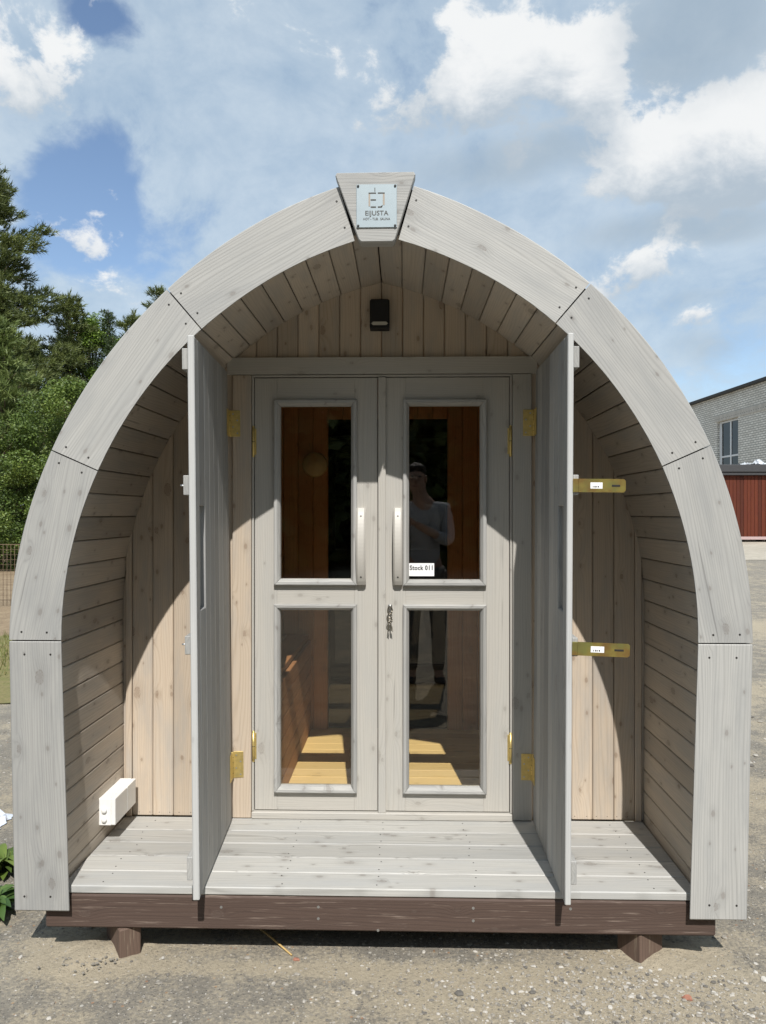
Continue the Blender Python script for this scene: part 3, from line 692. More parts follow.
def soil_mat(name, a, b_, c, sc_):
    m, t = new_mat(name); pos = t.n('ShaderNodeTexCoord').outputs['Object']
    f = t.noise(pos, sc_, 5, 0.7); g = t.noise(pos, sc_*7, 4, 0.7)
    col = t.mix(t.ss(f, 0.35, 0.65), a, b_); col = t.mix(t.ss(g, 0.5, 0.75), col, c)
    t.set(t.bsdf.inputs['Base Color'], col); t.bsdf.inputs['Roughness'].default_value = 0.95
    t.set(t.bsdf.inputs['Normal'], t.bump(g, 0.8, 0.02)); return m
M['soil'] = soil_mat('dry_brown_gravel_soil', (0.23, 0.165, 0.10), (0.30, 0.225, 0.14), (0.13, 0.09, 0.055), 5)
M['verge'] = soil_mat('grassy_verge_soil', (0.16, 0.16, 0.05), (0.22, 0.18, 0.08), (0.10, 0.10, 0.03), 4)
M['concrete'] = soil_mat('sandy_concrete', (0.38, 0.34, 0.275), (0.46, 0.415, 0.34), (0.28, 0.25, 0.20), 1.6)
sheet('dry_soil', -70, -0.6, 6.6, 60, 0.006, M['soil'], 10, 40, 1.6, 0.05)
sheet('grass_verge', -70, -0.8, 3.55, 6.55, 0.010, M['verge'], 90, 6, 1, 0.07)
sheet('concrete_pavement', 6.5, 40, 17.0, 36, 0.008, M['concrete'], 40, 30, 1.3, 0.15)

# grass blades on the verge, loose gravel
b = MB(); g = random.Random(3)
for i in range(9000):
    x = g.uniform(-9, -3.6); y = g.uniform(3.5, 6.6); h = g.uniform(0.03, 0.13); a = g.uniform(0, 6.28); w = 0.006
    lx, ly = g.gauss(0, .35)*h, g.gauss(0, .35)*h; ca, sa = math.cos(a)*w, math.sin(a)*w; z = gz(y)
    n = len(b.vs); b.vs += [(x-ca, y-sa, z), (x+ca, y+sa, z), (x+lx, y+ly, z+h)]; b.bc += [(0, 0, 0)]*3; b.ti += [g.random()]*3; b.fs.append([n, n+1, n+2]); b.mi.append(0); b.sm.append(False)
tag(b.build('grass', M['grass']), 'short yellow green grass along the verge at the left edge', 'grass', kind='stuff')
m, t = new_mat('pebbles'); tint = t.attr('tint').outputs['Fac']
c = t.mix(t.ss(tint, 0, 0.5), (0.13, 0.12, 0.105), (0.29, 0.265, 0.225)); c = t.mix(t.ss(tint, 0.55, 1.0), c, (0.50, 0.47, 0.42)); t.set(t.bsdf.inputs['Base Color'], c); t.bsdf.inputs['Roughness'].default_value = 0.85; M['pebble'] = m
def pebble(b, g, x, y, r, z=0.0, tint=None):
    n = len(b.vs); a0 = g.uniform(0, 6.28); sx = g.uniform(.8, 1.35); pts = []
    for zz, k, off in ((-0.3, .8, 0), (0.25, 1.0, .5), (0.62, .6, 0)):
        for q in range(5):
            a = a0+(q+off)*1.2566; rr = r*k*g.uniform(.75, 1.15); pts.append((x+math.cos(a)*rr*sx, y+math.sin(a)*rr/sx, gz(y)+z+r*zz*g.uniform(.8, 1.1)))
    b.vs += pts; b.bc += [(0, 0, 0)]*15; b.ti += [g.random() if tint is None else tint]*15
    for l in (0, 5):
        for q in range(5): b.fs.append([n+l+q, n+l+(q+1) % 5, n+l+5+(q+1) % 5, n+l+5+q]); b.mi.append(0); b.sm.append(False)
    b.fs.append([n+10+q for q in range(5)]); b.mi.append(0); b.sm.append(False)
b = MB(); g = random.Random(11)
for i in range(9000):
    x = g.uniform(-2.2, 2.6); y = g.uniform(-0.62, 0.7); 
    if g.random() < 0.45: x = g.gauss(0.75, 0.45); y = g.gauss(-0.18, 0.14)
    pebble(b, g, x, y, min(0.016, 0.0012+g.expovariate(1/0.0016)))
for i in range(1500): pebble(b, g, g.uniform(1.25, 4.5), g.uniform(0.2, 7), min(0.03, 0.004+g.expovariate(1/0.0045)))
for i in range(400): pebble(b, g, g.uniform(-3.6, -1.25), g.uniform(0.5, 3.5), min(0.02, 0.003+g.expovariate(1/0.004)))
for i in range(60):
    pebble(b, g, g.gauss(-0.99, 0.055), g.gauss(-0.0, 0.035), g.uniform(0.002, 0.006), g.uniform(0.006, 0.014), 0.3)
for i in range(260): pebble(b, g, g.gauss(0.85, 0.28), g.gauss(-0.10, 0.09), g.uniform(0.003, 0.009))
for i in range(45): pebble(b, g, g.uniform(-1.5, 2.0), g.uniform(-0.6, 0.1), g.uniform(0.006, 0.011))
tag(b.build('gravel', M['pebble']), 'loose pale grey gravel and grit scattered over the worn asphalt', 'gravel', kind='stuff')
# sand heaped round the blocks
m, t = new_mat('heaped_sand'); pos = t.n('ShaderNodeTexCoord').outputs['Object']; f = t.noise(pos, 55, 4, .7); g2 = t.noise(pos, 260, 2, .6)
c = t.mix(f, (0.33, 0.27, 0.18), (0.47, 0.395, 0.275)); mkd, mkc = t.voro(pos, 110); c = t.mix(t.m('MULTIPLY', t.ss(mkd, .36, .24), t.m('GREATER_THAN', t.sep(mkc)[0], .66)), c, (0.20, 0.17, 0.13))
t.set(t.bsdf.inputs['Base Color'], c); t.bsdf.inputs['Roughness'].default_value = .95; t.set(t.bsdf.inputs['Normal'], t.bump(t.m('ADD', f, g2), .8, .008)); M['sand'] = m
def heap(name, cx, cy, rx, ry, h, seed):
    g = random.Random(seed); ph = [g.uniform(0, 6.28) for _ in range(6)]; b = MB(); n = 40; vs = []
    for j in range(n+1):
        for i in range(n+1):
            u, v = i/n*2-1, j/n*2-1; a = math.atan2(v, u); r = math.hypot(u, v)/(0.78+0.12*math.sin(3*a+ph[0])+0.08*math.sin(5*a+ph[1]))
            z = h*math.exp(-2.4*r*r)-h*0.13+h*0.10*math.sin(u*9+ph[2])*math.sin(v*8+ph[3])+h*0.06*math.sin(u*23+ph[4])*math.sin(v*21+ph[5])
            vs.append((cx+u*rx, cy+v*ry, G+max(z, -0.01)))
    b.add(vs, [[j*(n+1)+i, j*(n+1)+i+1, (j+1)*(n+1)+i+1, (j+1)*(n+1)+i] for j in range(n) for i in range(n)], smooth=True)
    o = b.build(name, M['asphalt']); o['kind'] = 'stuff'; return o
tag(heap('sand_heap', -0.99, 0.075, 0.25, 0.18, 0.026, 1), 'pale sand heaped against the left timber block', 'sand', kind='stuff')
tag(heap('sand_heap', 0.99, 0.10, 0.26, 0.16, 0.024, 2), 'pale sand heaped around the right timber block', 'sand', kind='stuff')
b = MB(); b.tube([(-0.482, 0.265, G+0.008), (-0.385, 0.155, G+0.011), (-0.295, 0.055, G+0.005)], 0.0045, 0.003, 6)
tag(b.build('dry_stalk', plain('straw_stalk', (0.50, 0.34, 0.13), 0.7, var=.25, scale=40)), 'thin straw-coloured stalk lying half under the dark beam', 'stalk')
brickc = plain('brick_red_stone', (0.33, 0.15, 0.10), 0.9, var=.3, scale=60)
g = random.Random(5)
for x, y, r, lab in ((-0.275, 0.035, 0.011, 'small brick-red chip at the end of the straw-coloured stalk'), (0.99, -0.145, 0.017, 'reddish brick chip among pebbles before the right post')):
    b = MB(); pebble(b, g, x, y, r); tag(b.build('brick_chip', brickc), lab, 'stone chip', 'brick chips on the ground')

# ------------------------------------------------------------------ left fence, plants, plastic
fence = empty('mesh_fence', spot(-5.75, 11.8)); tag(fence, 'low brown wire mesh fence behind the grass verge at left', 'fence')
rust = plain('rusty_wire', (0.16, 0.11, 0.07), 0.7, 0.3); green = plain('green_coated_post', (0.01, 0.09, 0.04), 0.5)
b = MB(); zb = gz(9.2)
for i in range(150): b.tube([(-5+i*0.06, 0, zb+0.02), (-5+i*0.06, 0, zb+0.96)], 0.0035, n=4)
for j in range(13): b.tube([(-5, 0.004, zb+0.03+j*0.0775), (3.9, 0.004, zb+0.03+j*0.0775)], 0.003 if j < 12 else 0.008, n=4)
b.build('wire_panel', rust, fence)
for x in (-3.2, -0.9, 1.6, 3.9):
    b = MB(); b.tube([(x, 0.03, zb-0.05), (x, 0.03, zb+1.02)], 0.022, n=8); b.build('post', rust, fence)
p = spot(-12.45, 25.6); b = MB(); b.tube([(p.x, p.y, gz(p.y)-0.1), (p.x, p.y, gz(p.y)+1.2)], 0.06, n=8); b.tube([(p.x, p.y, gz(p.y)+1.2), (p.x, p.y, gz(p.y)+1.24)], 0.07, n=8)
tag(b.build('green_post', green), 'slim green post standing before the bushes at left', 'post')
def herb(name, x, y, n, size, seed, mat, lab):
    g = random.Random(seed); root = empty(name, (x, y, G)); tag(root, lab, 'plant', 'wild plants beside the left post')
    b = MB(); st = MB()
    for i in range(n):
        a = g.uniform(0, 6.28); L = size*g.uniform(.6, 1.2); up = g.uniform(.35, 1.0); w = L*g.uniform(.13, .2); z0 = g.uniform(0, size*.5); dirv = Vector((math.cos(a), math.sin(a), 0)); sd = Vector((-math.sin(a), math.cos(a), 0)); pts = []
        for k in range(6):
            f = k/5; c = dirv*(L*f)+Vector((0, 0, z0+L*up*f-L*(up*.9)*f*f)); ww = w*math.sin(math.pi*min(1, f*.92+.06)); pts.append((c-sd*ww+Vector((0, 0, ww*.35)), c, c+sd*ww+Vector((0, 0, ww*.35))))
        vs = [q for p in pts for q in p]; fs = []
        for k in range(5):
            for j in range(2): fs.append([k*3+j, k*3+j+1, k*3+j+4, k*3+j+3])
        b.add(vs, fs, None, 0, g.random(), True)
    for i in range(5): a = g.uniform(0, 6.28); st.tube([(0.01*math.cos(a), 0.01*math.sin(a), -0.01), (0.06*math.cos(a)*size*4, 0.06*math.sin(a)*size*4, size*.8)], 0.004, 0.002, 5)
    b.build('leaves', mat, root); st.build('stem', mat, root)
herb('wild_plant', -1.475, 0.30, 44, 0.12, 1, M['herb'], 'low leafy green plant growing at the foot of the left post')
herb('wild_plant', -1.60, 0.62, 50, 0.13, 2, M['bush'], 'yellowish green weed growing just behind the leafy plant at left')
b = MB(); g = random.Random(9); n = 12; vs = []
for j in range(n+1):
    for i in range(n+1):
        u, v = i/n*2-1, j/n*2-1; r = math.hypot(u, v); vs.append((-1.99+u*.12+g.gauss(0, .008), 1.16+v*.10+g.gauss(0, .008), G+max(0.005, (1-r*r)*.04+g.gauss(0, .012))))
b.add(vs, [[j*(n+1)+i, j*(n+1)+i+1, (j+1)*(n+1)+i+1, (j+1)*(n+1)+i] for j in range(n) for i in range(n)])
tag(b.build('plastic_sheet', plain('pale_plastic_film', (0.62, 0.66, 0.74), 0.25)), 'crumpled pale plastic film on the asphalt beside the left post', 'plastic film')

# ------------------------------------------------------------------ trees
def leaves(b, g, c, rad, n, L, w, mode='any', tb=0.0, ax=None):
    for _ in range(n):
        while True:
            d = Vector((g.uniform(-1, 1), g.uniform(-1, 1), g.uniform(-1, 1)))
            if d.length_squared < 1: break
        q = c+Vector((d.x*rad[0], d.y*rad[1], d.z*rad[2]))
        if mode == 'needle':
            dr = (d*0.8+Vector((g.gauss(0, .4), g.gauss(0, .4), g.gauss(.35, .4)))); dr.normalize()
        else: dr = Vector((g.gauss(0, 1), g.gauss(0, 1), g.gauss(0, .6))).normalized()
        s = dr.cross(Vector((g.gauss(0, 1), g.gauss(0, 1), g.gauss(0, 1)))); s.normalize(); l = L*g.uniform(.6, 1.3); ww = w*g.uniform(.7, 1.2)
        n0 = len(b.vs); tn = min(1, max(0, g.gauss(.42+tb, .2)))
        if mode == 'needle':
            b.vs += [tuple(q-s*ww), tuple(q+s*ww), tuple(q+dr*l)]; k = 3
        else:
            b.vs += [tuple(q-dr*l*.5), tuple(q+s*ww), tuple(q+dr*l*.5), tuple(q-s*ww)]; k = 4
        b.bc += [(0, 0, 0)]*k; b.ti += [tn]*k; b.fs.append(list(range(n0, n0+k))); b.mi.append(0); b.sm.append(False)
def tufts(b, g, c, rad, n, L, w, tb, out):
    for _ in range(max(2, n//11)):
        while True:
            d = Vector((g.uniform(-1, 1), g.uniform(-1, 1), g.uniform(-1, 1)))
            if d.length_squared < 1: break
        q = c+Vector((d.x*rad[0], d.y*rad[1], d.z*rad[2])); ax = (out*.7+d*.5+Vector((0, 0, .55+g.gauss(0, .25)))).normalized(); t0 = g.gauss(.42+tb+.14*d.z, .14)
        for k in range(11):
            dr = (ax+Vector((g.gauss(0, .55), g.gauss(0, .55), g.gauss(0, .55)))).normalized(); s = dr.cross(Vector((g.gauss(0, 1), g.gauss(0, 1), g.gauss(0, 1)))).normalized()*w; l = L*g.uniform(.7, 1.2)
            n0 = len(b.vs); o = q+ax*(k/11-.5)*L*.9; b.vs += [tuple(o-s), tuple(o+s), tuple(o+dr*l)]
            b.bc += [(0, 0, 0)]*3; b.ti += [min(1, max(0, t0+g.gauss(0, .07)))]*3; b.fs.append([n0, n0+1, n0+2]); b.mi.append(0); b.sm.append(False)
def tree(name, pos, label, cat, group, crown_mb, trunk_mb, leafmat):
    o = empty(name, pos); tag(o, label, cat, group)
    trunk_mb.build('trunk', M['bark'], o); crown_mb.build('crown', leafmat, o); return o
def pine_parts(h, seed, spread=0.24, base=0.25, nl=46, clump=0.5, npc=230, L=0.2):
    npc = int(npc*2.0); L *= 1.0
    g = random.Random(seed); tr = MB(); cr = MB(); lean = (g.uniform(-.03, .03), g.uniform(-.03, .03))
    at = lambda f: Vector((lean[0]*h*f+0.08*math.sin(f*5), lean[1]*h*f+0.06*math.sin(f*4+1), h*f))
    tr.tube([at(k/10)-Vector((0, 0, .2 if k == 0 else 0)) for k in range(11)], h*0.016, h*0.003, 9)
    for i in range(nl):
        f = base+(1-base)*(i/nl)**0.9; a = i*2.4+g.uniform(-.5, .5); prof = (1-((f-base)/(1-base)))**0.62*g.uniform(.55, 1.1)
        R_ = max(.25, h*spread*prof); p0 = at(f); up = g.uniform(.1, .45)
        pts = [p0+Vector((math.cos(a)*R_*q, math.sin(a)*R_*q, R_*up*q*q-(.08*R_*q))) for q in (0, .35, .7, 1)]
        tr.tube(pts, .012+.016*R_, .006, 5)
        ncl = max(2, int(R_/(clump*.75)))
        for k in range(ncl):
            q = .28+.75*k/max(1, ncl-1); s = clump*g.uniform(.6, 1.15)*(1-.25*q)
            c = p0+Vector((math.cos(a)*R_*q+g.gauss(0, .16*R_), math.sin(a)*R_*q+g.gauss(0, .16*R_), R_*up*q*q+g.uniform(0, .3)))
            tufts(cr, g, c, (s*1.2, s*1.2, s*.36), int(npc*s*s/.25), L, L*.075, g.uniform(-.14, .14), Vector((math.cos(a), math.sin(a), 0)))
    tufts(cr, g, at(1.0), (.14, .14, .45), 240, L, L*.07, 0, Vector((0, 0, 1)))
    return cr, tr
def spruce_parts(h, seed, spread=0.2, npl=150, L=0.16):
    npl = int(npl*1.7); L *= .75
    g = random.Random(seed); tr = MB(); cr = MB(); tr.tube([(0, 0, -.2), (0, 0, h*.5), (0, 0, h)], h*.014, .01, 8)
    nl = int(h*9)
    for i in range(nl):
        f = .06+.94*i/nl; a = i*2.4+g.uniform(-.4, .4); R_ = h*spread*(1-f)**.85*g.uniform(.6, 1.15)+.1
        for k in range(max(3, int(R_*6))):
            q = (k+1)/max(3, int(R_*6)); c = Vector((math.cos(a)*R_*q, math.sin(a)*R_*q, h*f-R_*.32*q+R_*.22*q*q))
            leaves(cr, g, c, (.2, .2, .11), int(npl*.16), L, L*.17, 'needle', g.uniform(-.15, .12))
        tr.tube([(0, 0, h*f), (math.cos(a)*R_*.9, math.sin(a)*R_*.9, h*f-R_*.12)], .012, .004, 4)
    return cr, tr
def broad_parts(h, seed, rad, nclump=60, n=190, L=0.11, low=.2, ups=1.0):
    n = int(n*2.2); L *= .68
    g = random.Random(seed); tr = MB(); cr = MB()
    tr.tube([(0, 0, -.2), (.05*h*.3, 0, h*.35), (0, .03*h, h*.9)], h*.014+.02, .015, 8)
    for i in range(nclump):
        a = g.uniform(0, 6.28); f = low+(1-low)*g.random(); prof = math.sin(math.pi*min(1, .12+(f-low)/(1-low)*.86))**.6; r = rad*prof*math.sqrt(g.random())
        c = Vector((math.cos(a)*r, math.sin(a)*r, h*f)); s = g.uniform(.28, .55)*rad*.5*ups
        if i % 2 == 0: tr.tube([(0, 0, h*max(.08, f-.25)), (c.x*.5, c.y*.5, c.z-.15*h*.5), tuple(c)], .02+.004*h*.5, .004, 4)
        leaves(cr, g, c, (s, s, s*.75), n, L, L*.32, 'any', g.uniform(-.25, .25))
    return cr, tr
GT = 'trees beyond the fence at left'
def up(r, d): p = spot(r, d); p.z = gz(p.y)-.05; return p
c_, t_ = pine_parts(12.6, 21, .27, .14, 74, .66, 300, .22); tree('pine_tree', up(-13.5, 26.5), 'tallest dark pine cut by the left edge of the photo', 'tree', GT, c_, t_, M['pine'])
c_, t_ = pine_parts(9.1, 22, .24, .12, 50, .5, 250, .2); tree('pine_tree', up(-12.3, 30), 'dark pine just right of the tallest pine with a ragged pointed top', 'tree', GT, c_, t_, M['pine'])
c_, t_ = spruce_parts(9.6, 23, .19); tree('spruce_tree', up(-13.0, 34), 'slim dark spruce tip between the pines, farthest back', 'tree', GT, c_, t_, M['spruce'])
c_, t_ = broad_parts(8.6, 24, 2.3, 80, 260, .13); tree('birch_tree', up(-11.8, 31), 'bright green leafy birch in the middle of the dark pines', 'tree', GT, c_, t_, M['birch'])
c_, t_ = pine_parts(9.3, 25, .2, .15, 46, .48, 240, .2); tree('pine_tree', up(-10.6, 33), 'bluish young pine just left of the grey arch', 'tree', GT, c_, t_, M['pine'])
c_, t_ = pine_parts(10.3, 26, .2, .12, 50, .48, 240, .2); tree('pine_tree', up(-9.7, 33.5), 'pine whose top pokes out over the upper left arch joint', 'tree', GT, c_, t_, M['pine'])
c_, t_ = spruce_parts(9.0, 34, .2); tree('spruce_tree', up(-10.9, 30.5), 'narrow spruce tip between the birch and the bluish young pine', 'tree', GT, c_, t_, M['spruce'])
c_, t_ = spruce_parts(7.6, 27, .22); tree('spruce_tree', up(-10.2, 29), 'shaded spruce filling the gap under the bluish young pine', 'tree', GT, c_, t_, M['spruce'])
c_, t_ = pine_parts(6.0, 28, .27, .03, 62, .38, 330, .2); tree('pine_tree', up(-9.9, 20.5), 'pale green young pine bush in front of the tallest pine', 'tree', GT, c_, t_, M['youngpine'])
c_, t_ = broad_parts(4.4, 29, 1.7, 80, 300, .09, .04); tree('bush', up(-7.6, 18.6), 'bright green leafy bush right beside the left arch edge', 'bush', 'bushes at left', c_, t_, M['bush'])
c_, t_ = broad_parts(3.5, 30, 1.6, 80, 300, .08, .02); tree('bush', up(-8.9, 17.6), 'low rounded green bush at the left photo edge behind the mesh fence', 'bush', 'bushes at left', c_, t_, M['bush'])
c_, t_ = broad_parts(5.2, 31, 1.9, 80, 260, .1, .04); tree('bush', up(-7.4, 22.5), 'dark tall bush behind the bright leafy bush', 'bush', 'bushes at left', c_, t_, M['birch'])
c_, t_ = pine_parts(8.2, 33, .26, .05, 50, .5, 240, .2); tree('pine_tree', up(-12.2, 24.5), 'broad low dark pine between the tallest pine and the young pine bush', 'tree', GT, c_, t_, M['pine'])

# unseen wood added behind the viewer so the door glass mirrors something dark
b = MB(); tb_ = MB(); g = random.Random(40)
for i in range(150):
    a = R(g.uniform(-62, 62)); d = g.uniform(13, 20); x, y = math.sin(a)*d, -3-math.cos(a)*d; h = g.uniform(6, 11)
    for k in range(7):
        c = Vector((x+g.gauss(0, .5), y+g.gauss(0, .5), h*(.08+.13*k))); s = 1.5*(1-.09*k)
        leaves(b, g, c, (s, s, s*.8), 85, .5, .2, 'any', g.uniform(-.2, .2))
tag(b.build('unseen_woodland', M['pine']), 'unseen wood added across the yard to darken the door glass reflections', 'wood', kind='stuff')

# ------------------------------------------------------------------ brick building and red shed on the right
bp = spot(20.0, 40.2); bld = empty('brick_building', (bp.x, bp.y, 0), 0.0426); tag(bld, 'pale grey brick building with flat roof beyond the right side of the arch', 'building')
m, t = new_mat('grey_silicate_brick'); pos = t.n('ShaderNodeTexCoord').outputs['Object']; x_, y_, z_ = t.sep(pos)
bk = t.n('ShaderNodeTexBrick', {'Vector': t.comb(t.m('ADD', y_, x_), z_, 0), 'Color1': (0.62, 0.60, 0.545, 1), 'Color2': (0.78, 0.76, 0.70, 1), 'Mortar': (0.17, 0.165, 0.155, 1), 'Scale': 1.0, 'Mortar Size': 0.016, 'Mortar Smooth': 0.2, 'Bias': 0.0, 'Brick Width': 0.36, 'Row Height': 0.125})
c = t.mix(t.ss(t.noise(pos, .5, 4, .6), .4, .7), bk.outputs['Color'], t.mix(.5, bk.outputs['Color'], (0.46, 0.44, 0.39)))
t.set(t.bsdf.inputs['Base Color'], c); t.bsdf.inputs['Roughness'].default_value = .85; t.set(t.bsdf.inputs['Normal'], t.bump(bk.outputs['Fac'], -.6, .02)); M['brick'] = m
m2, t = new_mat('soldier_brick_band'); pos = t.n('ShaderNodeTexCoord').outputs['Object']; x_, y_, z_ = t.sep(pos)
bk = t.n('ShaderNodeTexBrick', {'Vector': t.comb(z_, y_, 0), 'Color1': (0.52, 0.49, 0.43, 1), 'Color2': (0.62, 0.58, 0.52, 1), 'Mortar': (0.17, 0.165, 0.155, 1), 'Scale': 1.0, 'Mortar Size': 0.016, 'Brick Width': 0.5, 'Row Height': 0.125})
t.set(t.bsdf.inputs['Base Color'], bk.outputs['Color']); t.bsdf.inputs['Roughness'].default_value = .85
by0, by1, bz1 = -26, 22, 8.35; wy0, wy1, wz0, wz1 = 3.0, 5.65, 2.3, 6.85
b = MB()
for y0, y1, z0, z1 in ((by0, wy0, -.2, bz1), (wy1, by1, -.2, bz1), (wy0, wy1, -.2, wz0), (wy0, wy1, wz1, bz1)): b.box(0, .4, y0, y1, z0, z1, ch=.001)
b.box(.402, 11, by0, by0+.4, -.2, bz1, ch=.001); b.box(.402, 11, by1-.4, by1, -.2, bz1, ch=.001); b.box(10.6, 11, by0+.4, by1-.4, -.2, bz1, ch=.001)
b.build('wall', M['brick'], bld)
b = MB(); b.box(-.03, -.002, by0, wy1+.25, wz1+.005, wz1+.36, ch=.002); b.build('lintel_band', m2, bld)
b = MB(); b.box(-.25, 11.2, by0-.2, by1+.2, bz1+.003, bz1+.16, ch=.01); b.build('roof', M['roof'], bld)
wf = MB(); lt = plain('pale_window_frame', (0.66, 0.67, 0.68), .5)
for y0, y1, z0, z1 in ((wy0+.01, wy0+.12, wz0, wz1), (wy1-.28, wy1-.01, wz0, wz1), ((wy0+wy1)/2-.16, (wy0+wy1)/2-.02, wz0, wz1)): wf.box(.16, .25, y0, y1, z0+.01, z1-.01, 'z', .004)
for z in (wz0+.07, 4.75, wz1-.07): wf.box(.165, .245, wy0+.12, wy1-.28, z-.05, z+.05, 'y', .004)
w = wf.build('window', lt, bld); b = MB(); b.box(.20, .21, wy0+.1, wy1-.26, wz0+.05, wz1-.05, ch=.001); b.build('window_glass', M['winglass'], w)
b = MB(); b.box(-.08, .15, wy0-.06, wy1+.06, wz0-.06, wz0-.003, ch=.004); b.build('window_sill', lt, w)
b = MB(); b.box(1.5, 1.6, wy0-3, wy1+3, 0, 8, ch=.001); b.build('inner_wall', plain('dim_interior', (0.08, 0.075, 0.06), .9), bld)

sp = spot(11.35, 26); sp.z = gz(sp.y); shed = empty('red_shed', sp, YAW); tag(shed, 'red boarded shed with flat dark roof standing before the brick building', 'shed')
b = MB(); zb, zt_ = 0.17, 2.26; L_, D_ = 4.6, 3.0
for i in range(38):
    x0 = i*L_/38; b.box(x0+.003, x0+L_/38-.003, 0, .03, zb, zt_, 'z', .006)
for i in range(24):
    y0 = .032+i*(D_-.032)/24
    for x in (0, L_-.03): b.box(x, x+.03, y0+.003, y0+D_/24-.004, zb, zt_, 'z', .006)
b.box(.03, L_-.03, D_-.03, D_-.001, zb, zt_, 'z', .006)
b.build('wall', M['red'], shed)
b = MB(); b.box(-.12, L_+.12, -.14, D_+.12, zt_+.002, zt_+.10, ch=.01); b.box(-.16, L_+.16, -.18, D_+.16, zt_+.102, zt_+.36, ch=.02); b.build('roof', plain('dark_roofing', (0.045, 0.045, 0.048), .7, var=.3, scale=12), shed)
b = MB(); b.box(-.03, L_+.03, -.04, -.002, zb-.08, zb+.02, ch=.004); b.build('base_rail', plain('pinkish_rail', (0.45, 0.33, 0.32), .6), shed)
for x in (.1, 1.5, 3.0, 4.5):
    for y in (.25, 2.7): b = MB(); b.box(x-.06, x+.06, y-.06, y+.06, -.05, zb-.002, ch=.004); b.build('foot', M['dark'], shed)
b = MB(); g = random.Random(14); n = 18; vs = []
for j in range(n+1):
    for i in range(n+1):
        u, v = i/n*2-1, j/n*2-1; r = math.hypot(u, v); pk = math.exp(-((u-.25)**2+(v)**2)*9)*.15
        vs.append((1.38+u*.5+g.gauss(0, .02), .3+v*.4+g.gauss(0, .02), zt_+.37+max(0, (1-r)*.05+pk+g.gauss(0, .03))))
b.add(vs, [[j*(n+1)+i, j*(n+1)+i+1, (j+1)*(n+1)+i+1, (j+1)*(n+1)+i] for j in range(n) for i in range(n)])
pl = b.build('plastic_bag', plain('grey_white_plastic', (.55, .57, .6), .3, var=.3, scale=6), loc=sp, rot=(0, 0, YAW)); tag(pl, 'crumpled white plastic lying on the dark roof of the red shed', 'plastic bag')

# ------------------------------------------------------------------ the person taking the picture (mirrored in the right door glass)
def skin(name, verts, edges, rad, mat, parent=None, lv=2, smooth=True, root=0):
    me = bpy.data.meshes.new(name); me.from_pydata([tuple(v) for v in verts], edges, []); o = bpy.data.objects.new(name, me); COL.objects.link(o)
    o.modifiers.new('s', 'SKIN'); sv = me.skin_vertices[0].data
    for i, r in enumerate(rad): sv[i].radius = (r, r) if isinstance(r, (int, float)) else r; sv[i].use_root = (i == root)
    if lv: o.modifiers.new('d', 'SUBSURF').levels = lv
    dg = bpy.context.evaluated_depsgraph_get(); nm = bpy.data.meshes.new_from_object(o.evaluated_get(dg)); nm.name = name
    bpy.data.objects.remove(o); bpy.data.meshes.remove(me)
    nm.materials.clear(); nm.materials.append(mat)
    for p in nm.polygons: p.use_smooth = True
    q = bpy.data.objects.new(name, nm); COL.objects.link(q); q.parent = parent; return q
skinm = plain('skin', (0.42, 0.26, 0.19), .5, var=.06); shirtm = plain('blue_grey_shirt', (0.42, 0.43, 0.46), .85, var=.12, scale=12); trm = plain('dark_trousers', (0.13, 0.12, 0.11), .85, var=.15, scale=12); hairm = plain('dark_hair', (0.035, 0.026, 0.02), .7, var=.4, scale=60); shoe = plain('dark_shoes', (0.05, 0.045, 0.04), .6)
px_, py_ = 0.29, -3.02
pers = empty('person', (px_, py_, G)); tag(pers, 'person in a blue grey shirt and dark trousers photographing the doors with a phone', 'person')
def X(x, y, z): return Vector((x, y, z))
hd = X(-.085, .10, 1.83)
ver = [X(0, 0, 1.02), X(0, 0, 1.2), X(0, .0, 1.4), X(-.01, .01, 1.56), X(-.04, .05, 1.665), X(-.06, .075, 1.74), X(-.08, .10, 1.83), X(-.082, .105, 1.93),
       X(.165, .0, 1.55), X(.215, .06, 1.27), X(-.10, .34, 1.44), X(-.185, .0, 1.55), X(-.265, .07, 1.28), X(-.26, .33, 1.44),
       X(.10, 0, .96), X(.12, .02, .53), X(.12, -.02, .10), X(.14, .14, .04), X(-.10, 0, .96), X(-.12, .02, .53), X(-.12, -.02, .10), X(-.14, .14, .04)]
edg = [(0, 1), (1, 2), (2, 3), (3, 4), (4, 5), (5, 6), (6, 7), (3, 8), (8, 9), (9, 10), (3, 11), (11, 12), (12, 13), (0, 14), (14, 15), (15, 16), (16, 17), (0, 18), (18, 19), (19, 20), (20, 21)]
rad = [(.13, .10), (.12, .095), (.135, .105), (.11, .09), .065, .068, (.085, .105), (.075, .09), .075, .047, .033, .075, .047, .033, .095, .06, .042, .045, .095, .06, .042, .045]
body = skin('body', ver, edg, rad, skinm, pers)
g_ = lambda ix, k: [((rad[i][0]+k, rad[i][1]+k) if isinstance(rad[i], tuple) else rad[i]+k) for i in ix]
ix = [0, 1, 2, 3, 8, 9, 11, 12]; vv = [ver[i].copy() for i in ix]; vv[0].z = .98
vv += [ver[9].lerp(ver[10], .45), ver[12].lerp(ver[13], .45), ver[4].lerp(ver[3], .55)]
skin('shirt', vv, [(0, 1), (1, 2), (2, 3), (3, 4), (4, 5), (3, 6), (6, 7), (5, 8), (7, 9), (3, 10)], g_(ix, .020)+[.052, .052, .075], shirtm, pers)
ix = [0, 14, 15, 16, 18, 19, 20]; vv = [ver[i].copy() for i in ix]
skin('trousers', vv, [(0, 1), (1, 2), (2, 3), (0, 4), (4, 5), (5, 6)], g_(ix, .016), trm, pers)
